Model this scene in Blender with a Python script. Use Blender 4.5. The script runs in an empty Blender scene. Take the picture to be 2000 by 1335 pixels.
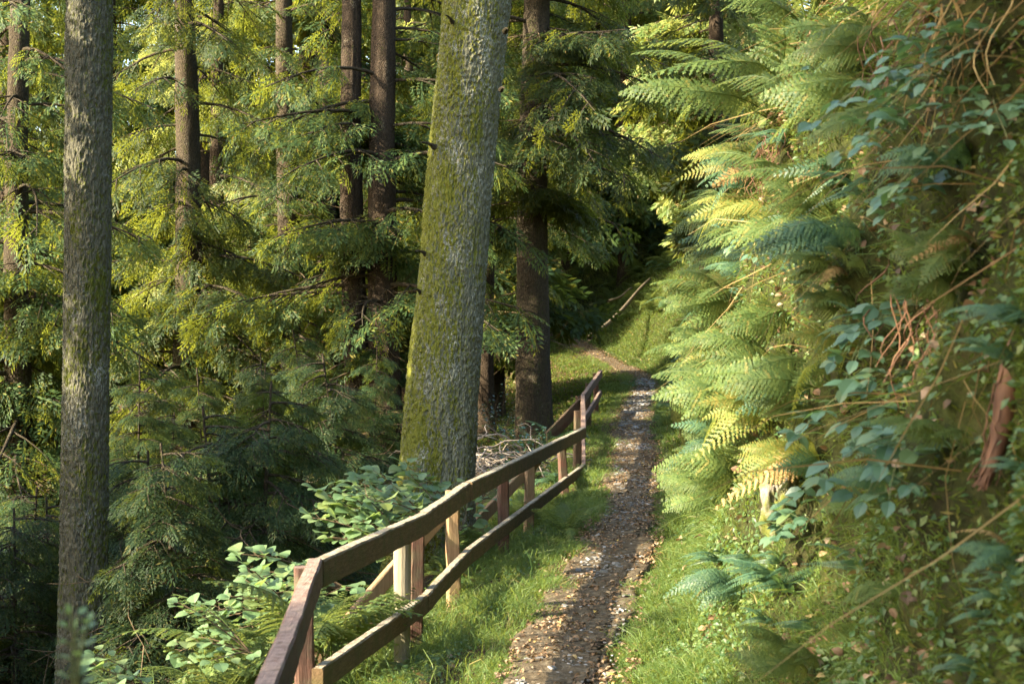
import bpy, math, random
import numpy as np
from mathutils import Vector, Matrix, Euler

random.seed(11)
rng = np.random.default_rng(11)
scene = bpy.context.scene
COL = scene.collection

# ------------------------------------------------------------------ camera, sky, sun, exposure
F = 2778.0            # focal length in pixels of the 2000 px wide photograph (50 mm lens)
EYE = 1.66
HOR = 720.0
cam_d = bpy.data.cameras.new('camera')
cam = bpy.data.objects.new('camera', cam_d)
COL.objects.link(cam)
cam.location = (0, 0, EYE)
cam.rotation_euler = (math.radians(90), 0, 0)
cam_d.lens = 50.0
cam_d.sensor_width = 36.0
cam_d.shift_y = (HOR - 667.5) / 2000.0
cam_d.clip_start = 0.05
cam_d.clip_end = 600
cam_d.dof.use_dof = True
cam_d.dof.focus_distance = 14.5
cam_d.dof.aperture_fstop = 5.6
scene.camera = cam

SUN_EL = math.radians(27)
_az = Vector((-0.93, -0.37, 0)).normalized()
SUN_DIR = Vector((_az.x * math.cos(SUN_EL), _az.y * math.cos(SUN_EL), math.sin(SUN_EL)))
w = bpy.data.worlds.new("World")
scene.world = w
w.use_nodes = True
nt = w.node_tree
bg = nt.nodes['Background']
sky = nt.nodes.new('ShaderNodeTexSky')
sky.sky_type = 'NISHITA'
sky.sun_disc = False
sky.sun_elevation = SUN_EL
sky.sun_rotation = math.atan2(_az.x, _az.y)
sky.air_density = 1.3
sky.dust_density = 2.5
nt.links.new(sky.outputs[0], bg.inputs[0])
bg.inputs[1].default_value = 0.148
sun_d = bpy.data.lights.new('sun', 'SUN')
sun_d.energy = 5.0
sun_d.angle = math.radians(0.53)
sun_d.color = (1.0, 0.87, 0.64)
sun = bpy.data.objects.new('sun', sun_d)
COL.objects.link(sun)
sun.rotation_euler = (-SUN_DIR).to_track_quat('-Z', 'Y').to_euler()
sun.location = (-20, -8, 30)
scene.view_settings.view_transform = 'Standard'
scene.view_settings.look = 'None'
scene.view_settings.exposure = 2.55
scene.view_settings.gamma = 1.0
cy = scene.cycles
cy.max_bounces = 6
cy.diffuse_bounces = 4
cy.glossy_bounces = 2
cy.transmission_bounces = 4
cy.transparent_max_bounces = 4
cy.sample_clamp_indirect = 6
cy.caustics_reflective = False
cy.caustics_refractive = False


def P(px, py, d):
    """pixel of the photograph and a depth -> world point"""
    return np.array([(px - 1000.0) / F * d, d, EYE + (HOR - py) / F * d])


# ------------------------------------------------------------------ noise
def _hash(ix, iy, iz, seed):
    h = (ix.astype(np.int64) * 374761393 + iy.astype(np.int64) * 668265263 + iz.astype(np.int64) * 2147483647 + seed * 974634777)
    h = (h ^ (h >> 13)) * 1274126177
    h = h ^ (h >> 16)
    return (h & 0xFFFFF) / float(0xFFFFF)


def vnoise(x, y, z=0.0, seed=0):
    x, y, z = np.broadcast_arrays(np.asarray(x, float), np.asarray(y, float), np.asarray(z, float))
    ix, iy, iz = np.floor(x), np.floor(y), np.floor(z)
    fx, fy, fz = x - ix, y - iy, z - iz
    fx, fy, fz = [f * f * (3 - 2 * f) for f in (fx, fy, fz)]
    r = 0
    for dx in (0, 1):
        for dy in (0, 1):
            for dz in (0, 1):
                wgt = (fx if dx else 1 - fx) * (fy if dy else 1 - fy) * (fz if dz else 1 - fz)
                r = r + wgt * _hash(ix + dx, iy + dy, iz + dz, seed)
    return r * 2 - 1


def fbm(x, y, z=0.0, seed=0, octv=4):
    a, s, r = 1.0, 1.0, 0
    for o in range(octv):
        r = r + a * vnoise(np.asarray(x) * s, np.asarray(y) * s, np.asarray(z) * s, seed + o * 7)
        a *= .5
        s *= 2.03
    return r


# ------------------------------------------------------------------ mesh building
class MB:
    """collects vertices and quads (a triangle repeats nothing: it is stored as a 3-tuple list)"""
    def __init__(s):
        s.V, s.Q, s.n = [], [], 0

    def add(s, V, Q):
        V = np.asarray(V, float).reshape(-1, 3)
        Q = np.asarray(Q, np.int64).reshape(-1, 4)
        s.V.append(V)
        s.Q.append(Q + s.n)
        s.n += len(V)
        return s

    def mesh(s, name, mat, smooth=False):
        me = bpy.data.meshes.new(name)
        if s.n:
            V = np.concatenate(s.V)
            Q = np.concatenate(s.Q)
            me.vertices.add(len(V))
            me.vertices.foreach_set('co', V.astype(np.float32).ravel())
            me.loops.add(Q.size)
            me.loops.foreach_set('vertex_index', Q.astype(np.int32).ravel())
            me.polygons.add(len(Q))
            me.polygons.foreach_set('loop_start', np.arange(0, Q.size, 4, dtype=np.int32))
            me.polygons.foreach_set('loop_total', np.full(len(Q), 4, np.int32))
            me.polygons.foreach_set('use_smooth', np.full(len(Q), smooth, bool))
            me.update(calc_edges=True)
        me.materials.append(mat)
        return me

    def build(s, name, mat, parent=None, smooth=False, loc=None):
        return link(name, s.mesh(name, mat, smooth), parent, loc)


def link(name, me, parent=None, loc=None):
    o = bpy.data.objects.new(name, me)
    COL.objects.link(o)
    if parent is not None:
        o.parent = parent
    if loc is not None:
        o.location = loc
    return o


def thing(name, label, cat, loc=(0, 0, 0), rz=0.0, group=None):
    o = bpy.data.objects.new(name, None)
    COL.objects.link(o)
    o.empty_display_size = .2
    o.location = tuple(loc)
    o.rotation_euler = (0, 0, rz)
    o['label'] = label
    o['category'] = cat
    if group:
        o['group'] = group
    return o


def tag(o, label=None, cat=None, group=None, kind=None):
    for k, v in (('label', label), ('category', cat), ('group', group), ('kind', kind)):
        if v:
            o[k] = v
    return o


def dup(root, loc, rz=0.0, sc=1.0, label=None, group=None):
    r = root.copy()
    COL.objects.link(r)
    r.location = tuple(loc)
    r.rotation_euler = (0, 0, rz)
    r.scale = (sc, sc, sc)
    if label:
        r['label'] = label
    if group:
        r['group'] = group
    for ch in root.children:
        c = ch.copy()
        COL.objects.link(c)
        c.parent = r
        for g in ch.children:
            d = g.copy()
            COL.objects.link(d)
            d.parent = c
    return r


def norm(v):
    v = np.asarray(v, float)
    return v / (np.linalg.norm(v, axis=-1, keepdims=True) + 1e-9)


def tube(pts, rad, sides=6, phase=0.0, cap=True):
    pts = np.asarray(pts, float)
    n = len(pts)
    rad = np.broadcast_to(np.asarray(rad, float), (n,))
    tan = norm(np.gradient(pts, axis=0))
    ref = np.array([0, 0, 1.0]) if abs(tan[0][2]) < .9 else np.array([1.0, 0, 0])
    a = norm(np.cross(tan, ref))
    b = np.cross(tan, a)
    th = np.arange(sides) / sides * 2 * math.pi + phase
    V = pts[:, None, :] + rad[:, None, None] * (np.cos(th)[None, :, None] * a[:, None, :] + np.sin(th)[None, :, None] * b[:, None, :])
    V = V.reshape(-1, 3)
    i = np.arange(n - 1)[:, None] * sides
    j = np.arange(sides)[None, :]
    k = (j + 1) % sides
    Q = np.stack([i + j, i + k, i + sides + k, i + sides + j], -1).reshape(-1, 4)
    if cap and sides == 4:
        Q = np.concatenate([Q, [[0, 3, 2, 1], [(n - 1) * 4, (n - 1) * 4 + 1, (n - 1) * 4 + 2, (n - 1) * 4 + 3]]])
    return V, Q


def stamp(TV, TQ, M, T):
    """copies of a template: V = T + M @ TV for k matrices"""
    TV, TQ = np.asarray(TV, float), np.asarray(TQ, np.int64)
    M, T = np.asarray(M, float), np.asarray(T, float)
    V = np.einsum('kij,nj->kni', M, TV) + T[:, None, :]
    Q = TQ[None] + (np.arange(len(T)) * len(TV))[:, None, None]
    return V.reshape(-1, 3), Q.reshape(-1, 4)


def frames(y_dir, up, scale=1.0):
    """matrices whose columns are (side, along, normal)"""
    yv = norm(y_dir)
    up = np.broadcast_to(np.asarray(up, float), yv.shape)
    x = norm(np.cross(yv, up))
    z = np.cross(x, yv)
    s = np.broadcast_to(np.asarray(scale, float), (len(yv),))[:, None]
    return np.stack([x * s, yv * s, z * s], -1)


def rot_frames(n, scale, tilt=1.0):
    """random frames, tilt 0 = flat on the ground .. 1 = any way"""
    az = rng.uniform(0, 2 * math.pi, n)
    d = np.stack([np.cos(az), np.sin(az), rng.normal(0, .5 * tilt, n)], -1)
    up = np.stack([rng.normal(0, .6 * tilt, n), rng.normal(0, .6 * tilt, n), np.ones(n)], -1)
    return frames(d, up, scale)


# ------------------------------------------------------------------ materials
def new_mat(name):
    m = bpy.data.materials.new(name)
    m.use_nodes = True
    n = m.node_tree
    for x in list(n.nodes):
        n.nodes.remove(x)
    out = n.nodes.new('ShaderNodeOutputMaterial')
    return m, n, out


def node(n, typ, **kw):
    x = n.nodes.new(typ)
    for k, v in kw.items():
        if k.startswith('_'):
            setattr(x, k[1:], v)
        else:
            x.inputs[k.replace('__', ' ')].default_value = v
    return x


def ramp(n, fac, stops, interp='LINEAR'):
    r = n.nodes.new('ShaderNodeValToRGB')
    r.color_ramp.interpolation = interp
    e = r.color_ramp.elements
    while len(e) < len(stops):
        e.new(.5)
    for i, (p, c) in enumerate(stops):
        e[i].position = p
        e[i].color = (*c, 1)
    n.links.new(fac, r.inputs[0])
    return r.outputs[0]


def mixc(n, fac, a, b):
    m = n.nodes.new('ShaderNodeMix')
    m.data_type = 'RGBA'
    if isinstance(fac, float):
        m.inputs[0].default_value = fac
    else:
        n.links.new(fac, m.inputs[0])
    for sock, v in ((m.inputs[6], a), (m.inputs[7], b)):
        if isinstance(v, tuple):
            sock.default_value = (*v, 1)
        else:
            n.links.new(v, sock)
    return m.outputs[2]


def noise_tex(n, scale, detail=3, rough=.55, vec=None, dist=0.0):
    t = n.nodes.new('ShaderNodeTexNoise')
    t.inputs['Scale'].default_value = scale
    t.inputs['Detail'].default_value = detail
    t.inputs['Roughness'].default_value = rough
    t.inputs['Distortion'].default_value = dist
    if vec is not None:
        n.links.new(vec, t.inputs['Vector'])
    return t.outputs['Fac']


def coords(n, scale=(1, 1, 1), kind='Object'):
    tc = n.nodes.new('ShaderNodeTexCoord')
    mp = n.nodes.new('ShaderNodeMapping')
    mp.inputs['Scale'].default_value = scale
    n.links.new(tc.outputs[kind], mp.inputs['Vector'])
    return mp.outputs[0]


def leaf_mat(name, stops, trans=(.25, .4, .05), tfac=.4, rough=.45, spec=.35, objvar=.25):
    """leaf: per leaflet colour from a ramp, per plant brightness, light comes through"""
    m, n, out = new_mat(name)
    geo = n.nodes.new('ShaderNodeNewGeometry')
    oi = n.nodes.new('ShaderNodeObjectInfo')
    col = ramp(n, geo.outputs['Random Per Island'], stops)
    hs = n.nodes.new('ShaderNodeHueSaturation')
    mr = n.nodes.new('ShaderNodeMapRange')
    mr.inputs['To Min'].default_value = 1 - objvar
    mr.inputs['To Max'].default_value = 1 + objvar
    n.links.new(oi.outputs['Random'], mr.inputs[0])
    n.links.new(mr.outputs[0], hs.inputs['Value'])
    n.links.new(col, hs.inputs['Color'])
    p = node(n, 'ShaderNodeBsdfPrincipled', Roughness=rough)
    p.inputs['Specular IOR Level'].default_value = spec
    n.links.new(hs.outputs[0], p.inputs['Base Color'])
    t = n.nodes.new('ShaderNodeBsdfTranslucent')
    tm = n.nodes.new('ShaderNodeMix')
    tm.data_type = 'RGBA'
    tm.blend_type = 'MIX'
    tm.inputs[0].default_value = .75
    n.links.new(hs.outputs[0], tm.inputs[6])
    tm.inputs[7].default_value = (*trans, 1)
    n.links.new(tm.outputs[2], t.inputs[0])
    mx = n.nodes.new('ShaderNodeMixShader')
    mx.inputs[0].default_value = tfac
    n.links.new(p.outputs[0], mx.inputs[1])
    n.links.new(t.outputs[0], mx.inputs[2])
    n.links.new(mx.outputs[0], out.inputs[0])
    return m


def surf_mat(name, colfn, rough=.85, spec=.25, bump=None):
    """opaque surface: colfn(n) -> colour socket, bump(n) -> (height socket, strength, distance)"""
    m, n, out = new_mat(name)
    p = node(n, 'ShaderNodeBsdfPrincipled', Roughness=rough)
    p.inputs['Specular IOR Level'].default_value = spec
    n.links.new(colfn(n), p.inputs['Base Color'])
    if bump:
        h, st, di = bump(n)
        b = n.nodes.new('ShaderNodeBump')
        b.inputs['Strength'].default_value = st
        b.inputs['Distance'].default_value = di
        n.links.new(h, b.inputs['Height'])
        n.links.new(b.outputs[0], p.inputs['Normal'])
    n.links.new(p.outputs[0], out.inputs[0])
    return m


def bark_col(dark, light, moss, lichen, moss_amt, lichen_amt, moss_side=0.0, vs=1.0):
    def f(n):
        v = coords(n, (22 * vs, 22 * vs, 8 * vs))
        base = ramp(n, noise_tex(n, 2.2, 5, .65, v), [(.3, dark), (.72, light)])
        vl = coords(n, (26, 26, 17))
        lf = noise_tex(n, 2.5, 4, .7, vl)
        vb = coords(n, (1, 1, .45))
        lb = noise_tex(n, 4.2, 3, .6, vb)
        ml = n.nodes.new('ShaderNodeMath'); ml.operation = 'MULTIPLY'
        n.links.new(lf, ml.inputs[0]); n.links.new(lb, ml.inputs[1])
        lm = ramp(n, ml.outputs[0], [(max(0, .34 - lichen_amt), (0, 0, 0)), (.40 - lichen_amt * .8, (1, 1, 1))])
        c = mixc(n, lm, base, lichen)
        vm = coords(n, (1, 1, .35))
        mb = noise_tex(n, 4.5, 6, .8, vm)
        mf = noise_tex(n, 7.0, 4, .7, coords(n, (7, 7, 4)))
        am = n.nodes.new('ShaderNodeMath'); am.operation = 'ADD'
        n.links.new(mb, am.inputs[0]); n.links.new(mf, am.inputs[1])
        geo = n.nodes.new('ShaderNodeNewGeometry')
        sx = n.nodes.new('ShaderNodeSeparateXYZ'); n.links.new(geo.outputs['Normal'], sx.inputs[0])
        mm = n.nodes.new('ShaderNodeMath'); mm.operation = 'MULTIPLY_ADD'
        n.links.new(sx.outputs[0], mm.inputs[0]); mm.inputs[1].default_value = -moss_side * .5
        hv = n.nodes.new('ShaderNodeMath'); hv.operation = 'MULTIPLY'; hv.inputs[1].default_value = .5
        n.links.new(am.outputs[0], hv.inputs[0]); n.links.new(hv.outputs[0], mm.inputs[2])
        msk = ramp(n, mm.outputs[0], [(.52 - moss_amt * .5, (0, 0, 0)), (.59 - moss_amt * .5, (1, 1, 1))])
        return mixc(n, msk, c, moss)
    return f


def bark_bump(vs=1.0, dist=.02, st=.9):
    def f(n):
        vo = n.nodes.new('ShaderNodeTexVoronoi')
        vo.feature = 'DISTANCE_TO_EDGE'
        vo.inputs['Scale'].default_value = 1.0
        wv_ = n.nodes.new('ShaderNodeVectorMath'); wv_.operation = 'ADD'
        ns_ = n.nodes.new('ShaderNodeTexNoise'); ns_.inputs['Scale'].default_value = 14
        n.links.new(coords(n), ns_.inputs['Vector'])
        n.links.new(coords(n, (34 * vs, 34 * vs, 11 * vs)), wv_.inputs[0]); n.links.new(ns_.outputs['Color'], wv_.inputs[1])
        n.links.new(wv_.outputs[0], vo.inputs['Vector'])
        ck = n.nodes.new('ShaderNodeMapRange'); ck.inputs['From Max'].default_value = .28
        n.links.new(vo.outputs['Distance'], ck.inputs[0])
        v = coords(n, (20 * vs, 20 * vs, 6 * vs))
        a = noise_tex(n, 2.4, 6, .7, v, .4)
        ad = n.nodes.new('ShaderNodeMath'); ad.operation = 'MULTIPLY_ADD'; ad.inputs[1].default_value = .55
        n.links.new(ck.outputs[0], ad.inputs[0]); n.links.new(a, ad.inputs[2])
        return ad.outputs[0], st, dist
    return f


M = {}
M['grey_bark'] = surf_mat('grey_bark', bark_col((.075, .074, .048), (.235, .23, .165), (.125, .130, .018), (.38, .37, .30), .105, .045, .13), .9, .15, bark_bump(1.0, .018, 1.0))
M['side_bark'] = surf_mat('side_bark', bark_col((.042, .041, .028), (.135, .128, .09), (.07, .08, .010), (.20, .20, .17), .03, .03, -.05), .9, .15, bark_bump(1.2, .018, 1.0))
M['red_bark'] = surf_mat('red_bark', bark_col((.018, .013, .009), (.068, .048, .031), (.07, .08, .015), (.2, .17, .12), -.1, .0, 0, 1.3), .9, .15, bark_bump(1.6, .02, 1.0))
M['dark_bark'] = surf_mat('dark_bark', bark_col((.022, .018, .012), (.085, .065, .042), (.05, .06, .012), (.13, .12, .09), -.04, .0, 0, 1.2), .9, .15, bark_bump(1.5, .02, 1.0))
M['twig'] = surf_mat('twig', lambda n: ramp(n, noise_tex(n, 3, 2, .5, coords(n)), [(.3, (.05, .036, .02)), (.7, (.14, .10, .055))]), .9, .2)
M['grey_twig'] = surf_mat('grey_twig', lambda n: ramp(n, noise_tex(n, 6, 2, .5, coords(n)), [(.3, (.13, .105, .08)), (.7, (.34, .29, .24))]), .9, .2)
M['green_stem'] = surf_mat('green_stem', lambda n: ramp(n, noise_tex(n, 6, 2, .5, coords(n)), [(.3, (.05, .07, .02)), (.7, (.10, .10, .035))]), .7, .3)
M['red_stem'] = surf_mat('red_stem', lambda n: ramp(n, noise_tex(n, 8, 2, .5, coords(n)), [(.3, (.055, .024, .012)), (.7, (.15, .075, .038))]), .7, .3)

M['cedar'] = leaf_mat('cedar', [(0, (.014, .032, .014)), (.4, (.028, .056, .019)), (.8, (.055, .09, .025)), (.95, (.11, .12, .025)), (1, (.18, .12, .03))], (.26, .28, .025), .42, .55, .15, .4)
M['sunlit_cedar'] = leaf_mat('sunlit_cedar', [(0, (.055, .10, .025)), (.5, (.10, .145, .04)), (.85, (.17, .20, .06)), (1, (.26, .19, .07))], (.42, .44, .10), .48, .5, .3, .3)  # cedar foliage with sunlight painted in as a lighter, yellower colour
M['hemlock'] = leaf_mat('hemlock', [(0, (.012, .028, .012)), (.5, (.024, .048, .019)), (.9, (.045, .075, .024)), (1, (.13, .11, .03))], (.18, .22, .03), .34, .55, .12, .35)
M['fern'] = leaf_mat('fern', [(0, (.040, .074, .024)), (.5, (.070, .110, .030)), (.9, (.105, .140, .036)), (1, (.18, .15, .04))], (.34, .40, .09), .42, .5, .22, .3)
M['blue_fern'] = leaf_mat('blue_fern', [(0, (.028, .066, .042)), (.6, (.048, .098, .052)), (1, (.08, .13, .05))], (.2, .34, .08), .33, .45, .25, .25)
M['yellow_fern'] = leaf_mat('yellow_fern', [(0, (.10, .15, .035)), (.6, (.15, .18, .04)), (1, (.26, .19, .04))], (.38, .42, .07), .45, .55, .3, .2)
M['bramble'] = leaf_mat('bramble', [(0, (.045, .095, .055)), (.6, (.075, .135, .075)), (1, (.11, .16, .065))], (.2, .36, .08), .3, .36, .5, .2)
M['hazel'] = leaf_mat('hazel', [(0, (.085, .15, .06)), (.6, (.12, .19, .08)), (1, (.17, .21, .07))], (.3, .42, .09), .36, .42, .45, .15)
M['holly'] = leaf_mat('holly', [(0, (.012, .035, .016)), (.7, (.022, .05, .02)), (1, (.04, .065, .02))], (.05, .1, .02), .1, .18, .7, .2)
M['grass'] = leaf_mat('grass', [(0, (.045, .09, .022)), (.5, (.08, .135, .032)), (.93, (.125, .17, .04)), (1, (.22, .18, .07))], (.30, .36, .05), .4, .5, .3, .0)
M['moss'] = leaf_mat('moss', [(0, (.035, .06, .014)), (.5, (.06, .09, .018)), (.9, (.10, .12, .02)), (1, (.17, .13, .04))], (.22, .28, .03), .3, .8, .1, .0)
M['low_leaf'] = leaf_mat('low_leaf', [(0, (.03, .07, .02)), (.6, (.06, .11, .03)), (1, (.11, .14, .03))], (.24, .34, .04), .35, .45, .4, .0)
M['dead_leaf'] = leaf_mat('dead_leaf', [(0, (.05, .032, .018)), (.35, (.12, .072, .035)), (.65, (.21, .13, .07)), (.9, (.30, .22, .14)), (1, (.34, .25, .06))], (.3, .17, .05), .2, .6, .3, .0)
M['straw'] = leaf_mat('straw', [(0, (.12, .07, .025)), (.6, (.24, .16, .06)), (1, (.34, .25, .11))], (.3, .2, .06), .2, .7, .2, .2)
M['chip'] = surf_mat('chip', lambda n: ramp(n, n.nodes.new('ShaderNodeNewGeometry').outputs['Random Per Island'], [(0, (.045, .042, .038)), (.6, (.12, .115, .105)), (1, (.26, .25, .235))]), .5, .5)


def _ground_col(n):
    v = coords(n)
    a = ramp(n, noise_tex(n, 1.1, 5, .7, v), [(.35, (.022, .016, .010)), (.55, (.05, .035, .018)), (.7, (.05, .055, .014))])
    b = ramp(n, noise_tex(n, 22, 4, .7, v), [(.35, (.02, .014, .008)), (.62, (.11, .07, .03)), (.75, (.06, .075, .018))])
    return mixc(n, .5, a, b)


def _bank_col(n):
    v = coords(n)
    a = ramp(n, noise_tex(n, 2.6, 5, .7, v), [(.34, (.025, .017, .010)), (.46, (.03, .032, .010)), (.58, (.05, .06, .012)), (.72, (.09, .07, .025))])
    b = ramp(n, noise_tex(n, 26, 4, .75, v), [(.34, (.012, .010, .006)), (.55, (.035, .045, .012)), (.72, (.10, .09, .025))])
    return mixc(n, .45, a, b)


def _path_col(n):
    v = coords(n)
    vor = n.nodes.new('ShaderNodeTexVoronoi')
    vor.inputs['Scale'].default_value = 30
    n.links.new(v, vor.inputs['Vector'])
    a = ramp(n, vor.outputs['Color'], [(.1, (.035, .026, .016)), (.55, (.105, .08, .05)), (.95, (.21, .18, .13))])
    b = ramp(n, noise_tex(n, 9, 5, .7, v), [(.35, (.03, .022, .014)), (.7, (.13, .10, .06))])
    return mixc(n, .55, a, b)


M['forest_floor'] = surf_mat('forest_floor', _ground_col, .95, .1, lambda n: (noise_tex(n, 30, 5, .7, coords(n)), .8, .03))
M['bank'] = surf_mat('bank', _bank_col, .95, .1, lambda n: (noise_tex(n, 34, 5, .75, coords(n)), .9, .04))
M['path'] = surf_mat('path', _path_col, .95, .12, lambda n: (noise_tex(n, 45, 4, .7, coords(n)), .8, .02))
M['rock'] = surf_mat('rock', lambda n: mixc(n, ramp(n, noise_tex(n, 5, 5, .7, coords(n)), [(.42, (0, 0, 0)), (.55, (1, 1, 1))]), ramp(n, noise_tex(n, 14, 4, .7, coords(n)), [(.3, (.08, .07, .055)), (.7, (.26, .23, .18))]), (.085, .095, .018)), .9, .2, lambda n: (noise_tex(n, 16, 5, .7, coords(n)), .8, .03))


M['moss_rock'] = surf_mat('moss_rock', lambda n: ramp(n, noise_tex(n, 9, 5, .75, coords(n)), [(.3, (.03, .035, .010)), (.5, (.065, .075, .014)), (.75, (.11, .115, .022))]), .95, .1, lambda n: (noise_tex(n, 40, 5, .75, coords(n)), .9, .03))


def _timber(c1, c2, green, lichen=None, axis=2):
    def f(n):
        v = coords(n, (1, 1, 1))
        g = noise_tex(n, 7, 5, .65, v)
        fine = noise_tex(n, 1.0, 4, .7, coords(n, (60, 60, 5) if axis == 2 else (60, 5, 60)))
        c = ramp(n, fine, [(.3, c1), (.7, c2)])
        c = mixc(n, ramp(n, g, [(.45, (0, 0, 0)), (.68, (1, 1, 1))]), c, green)
        if not lichen:
            return c
        geo = n.nodes.new('ShaderNodeNewGeometry')
        sx = n.nodes.new('ShaderNodeSeparateXYZ'); n.links.new(geo.outputs['Normal'], sx.inputs[0])
        mu = n.nodes.new('ShaderNodeMath'); mu.operation = 'MULTIPLY'
        n.links.new(sx.outputs[2], mu.inputs[0])
        n.links.new(noise_tex(n, 24, 5, .75, v), mu.inputs[1])
        return mixc(n, ramp(n, mu.outputs[0], [(.34, (0, 0, 0)), (.56, (1, 1, 1))]), c, lichen)
    return f


_tb = lambda n: (noise_tex(n, 1.0, 5, .75, coords(n, (70, 70, 5))), .9, .008)
_tr = lambda n: (noise_tex(n, 1.0, 5, .75, coords(n, (70, 5, 70))), .9, .008)
M['red_rail'] = surf_mat('red_rail', _timber((.06, .032, .022), (.17, .09, .06), (.11, .09, .055), (.26, .18, .14), 1), .8, .25, _tr)
M['red_timber'] = surf_mat('red_timber', _timber((.055, .028, .019), (.115, .055, .036), (.085, .068, .04), (.2, .14, .11)), .75, .3, _tb)
M['mossy_timber'] = surf_mat('mossy_timber', _timber((.075, .048, .022), (.155, .098, .048), (.075, .066, .022), (.27, .24, .18), 1), .85, .2, _tr)
M['pale_lit_timber'] = surf_mat('pale_lit_timber', _timber((.19, .115, .06), (.32, .21, .12), (.22, .16, .08)), .8, .2, _tb)  # paler timber colour stands in for sunlight on some posts and braces
M['pole_wood'] = surf_mat('pole_wood', _timber((.17, .145, .10), (.27, .235, .165), (.17, .165, .09)), .8, .2, _tb)


# ------------------------------------------------------------------ terrain: a path, a valley side and a steep bank
def _smooth_table(ys, vs):
    yy = np.linspace(ys[0], ys[-1], 1200)
    v = np.interp(yy, ys, vs)
    k = 41
    ker = np.hanning(k); ker /= ker.sum()
    return yy, np.convolve(np.pad(v, k // 2, mode='edge'), ker, 'valid')


_PY = [-6, 0, 4, 7.5, 11, 15, 19.3, 24, 27.8, 33, 37, 40, 43, 47, 52, 60, 80, 120]
_PX = [-.8, -.45, -.05, .27, .78, 1.28, 1.68, 2.05, 2.43, 3.1, 3.4, 3.15, 2.55, 2.05, 1.0, -1.5, -6, -14]
_PZ = [-1.72, -1.7, -1.68, -1.64, -1.5, -1.38, -1.24, -1.02, -.8, -.52, -.22, .0, .45, .95, 1.3, 1.8, 3, 4]
_tx = _smooth_table(_PY, _PX)
_tz = _smooth_table(_PY, _PZ)
pathx = lambda y: np.interp(y, *_tx)
pathz = lambda y: np.interp(y, *_tz) + EYE


def sstep(a, b, x):
    t = np.clip((np.asarray(x, float) - a) / (b - a), 0, 1)
    return t * t * (3 - 2 * t)


_LN = ([-60, -20, -10, -6, -4, -2.5, -1.5, -1.0, -.6, -.3], [-3.8, -3.4, -2.8, -2.2, -1.5, -.72, -.30, -.16, -.05, 0])
_LF = ([-60, -20, -8, -4, -2.5, -1.7, -1, -.6, -.3], [-4.2, -3.4, -1.9, -.85, -.42, -.22, -.10, -.03, 0])
_RN = ([.3, .6, .8, .92, 1.02, 1.18, 1.6, 2.2, 3.5, 6, 12, 60], [0, .09, .24, .72, 1.55, 2.9, 3.9, 4.6, 5.8, 8, 13, 30])
_RF = ([.3, .6, 1.2, 2, 4, 8, 20, 60], [0, .06, .5, 1.35, 3.2, 6.4, 14, 30])


def cross(u, y):
    u = np.asarray(u, float)
    y = np.asarray(y, float)
    bl = sstep(13, 20, y)
    l = np.interp(u, *_LN) * (1 - bl) + np.interp(u, *_LF) * bl
    br = sstep(17, 24, y)
    r = np.interp(u, *_RN) * (1 - br) + np.interp(u, *_RF) * br
    return np.where(u < 0, l, r)


def ground(u, y):
    """world points of the terrain at offset u from the path's middle"""
    u, y = np.broadcast_arrays(np.asarray(u, float), np.asarray(y, float))
    x = pathx(y) + u
    h = cross(u, y)
    amp = sstep(.3, 1.0, np.abs(u)) * .55 + .02
    n1 = fbm(x * .9 + 3, y * .9, h * .9, 3, 4)
    n2 = fbm(x * 4, y * 4, h * 4, 9, 3)
    bank = sstep(.7, 1.0, u) * (1 - sstep(17, 24, y))
    z = pathz(y) + h + amp * (.10 * n1 + .035 * n2)
    x = x + bank * (.16 * n1 + .06 * n2) + .38 * sstep(.7, .95, u) * (1 - sstep(3.5, 8.5, y))
    return np.stack([x, y, z], -1)


def gz(x, y):
    """ground height under x, y (good away from the steep bank)"""
    return ground(np.asarray(x, float) - pathx(y), y)[..., 2]


def grid(us, ys):
    U, Y = np.meshgrid(us, ys)
    V = ground(U, Y).reshape(-1, 3)
    nu = len(us)
    i = (np.arange(len(ys) - 1)[:, None] * nu + np.arange(nu - 1)[None]).ravel()
    return V, np.stack([i, i + 1, i + nu + 1, i + nu], -1)


ysf = np.concatenate([np.arange(-6, 26, .07), np.arange(26, 60, .2), np.arange(60, 121, 2.0)])
ul = np.concatenate([-np.geomspace(60, 3, 60), np.linspace(-2.9, -.2, 40)])
MB().add(*grid(ul, ysf)).build('forest_floor', M['forest_floor'], smooth=True)['kind'] = 'structure'
ur = np.concatenate([np.linspace(.2, .8, 11), np.linspace(.83, 1.22, 46), np.linspace(1.26, 2.6, 30), np.geomspace(2.7, 60, 50)])
MB().add(*grid(ur, ysf)).build('hillside', M['bank'], smooth=True)['kind'] = 'structure'
yp = np.concatenate([np.arange(-6, 30, .04), np.arange(30, 51, .12)])
U_, Y_ = np.meshgrid(np.linspace(-.31, .31, 26), yp)
U_ = U_ * (1 - .2 * sstep(28, 42, Y_))
wv = .10 * fbm(Y_ * 1.3, U_ * 0 + np.sign(U_) * 5, 0, 21, 3)
G_ = ground(U_, Y_)
G_[..., 0] += wv * np.sign(U_) * (np.abs(U_) > .17)
G_[..., 2] += .032 + .009 * fbm(G_[..., 0] * 9, Y_ * 9, 0, 5, 3) - .06 * (np.abs(U_) > .295 * (1 - .2 * sstep(28, 42, Y_)))
i_ = (np.arange(len(yp) - 1)[:, None] * 26 + np.arange(25)[None]).ravel()
MB().add(G_.reshape(-1, 3), np.stack([i_, i_ + 1, i_ + 27, i_ + 26], -1)).build('path', M['path'], smooth=True)['kind'] = 'structure'


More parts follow.
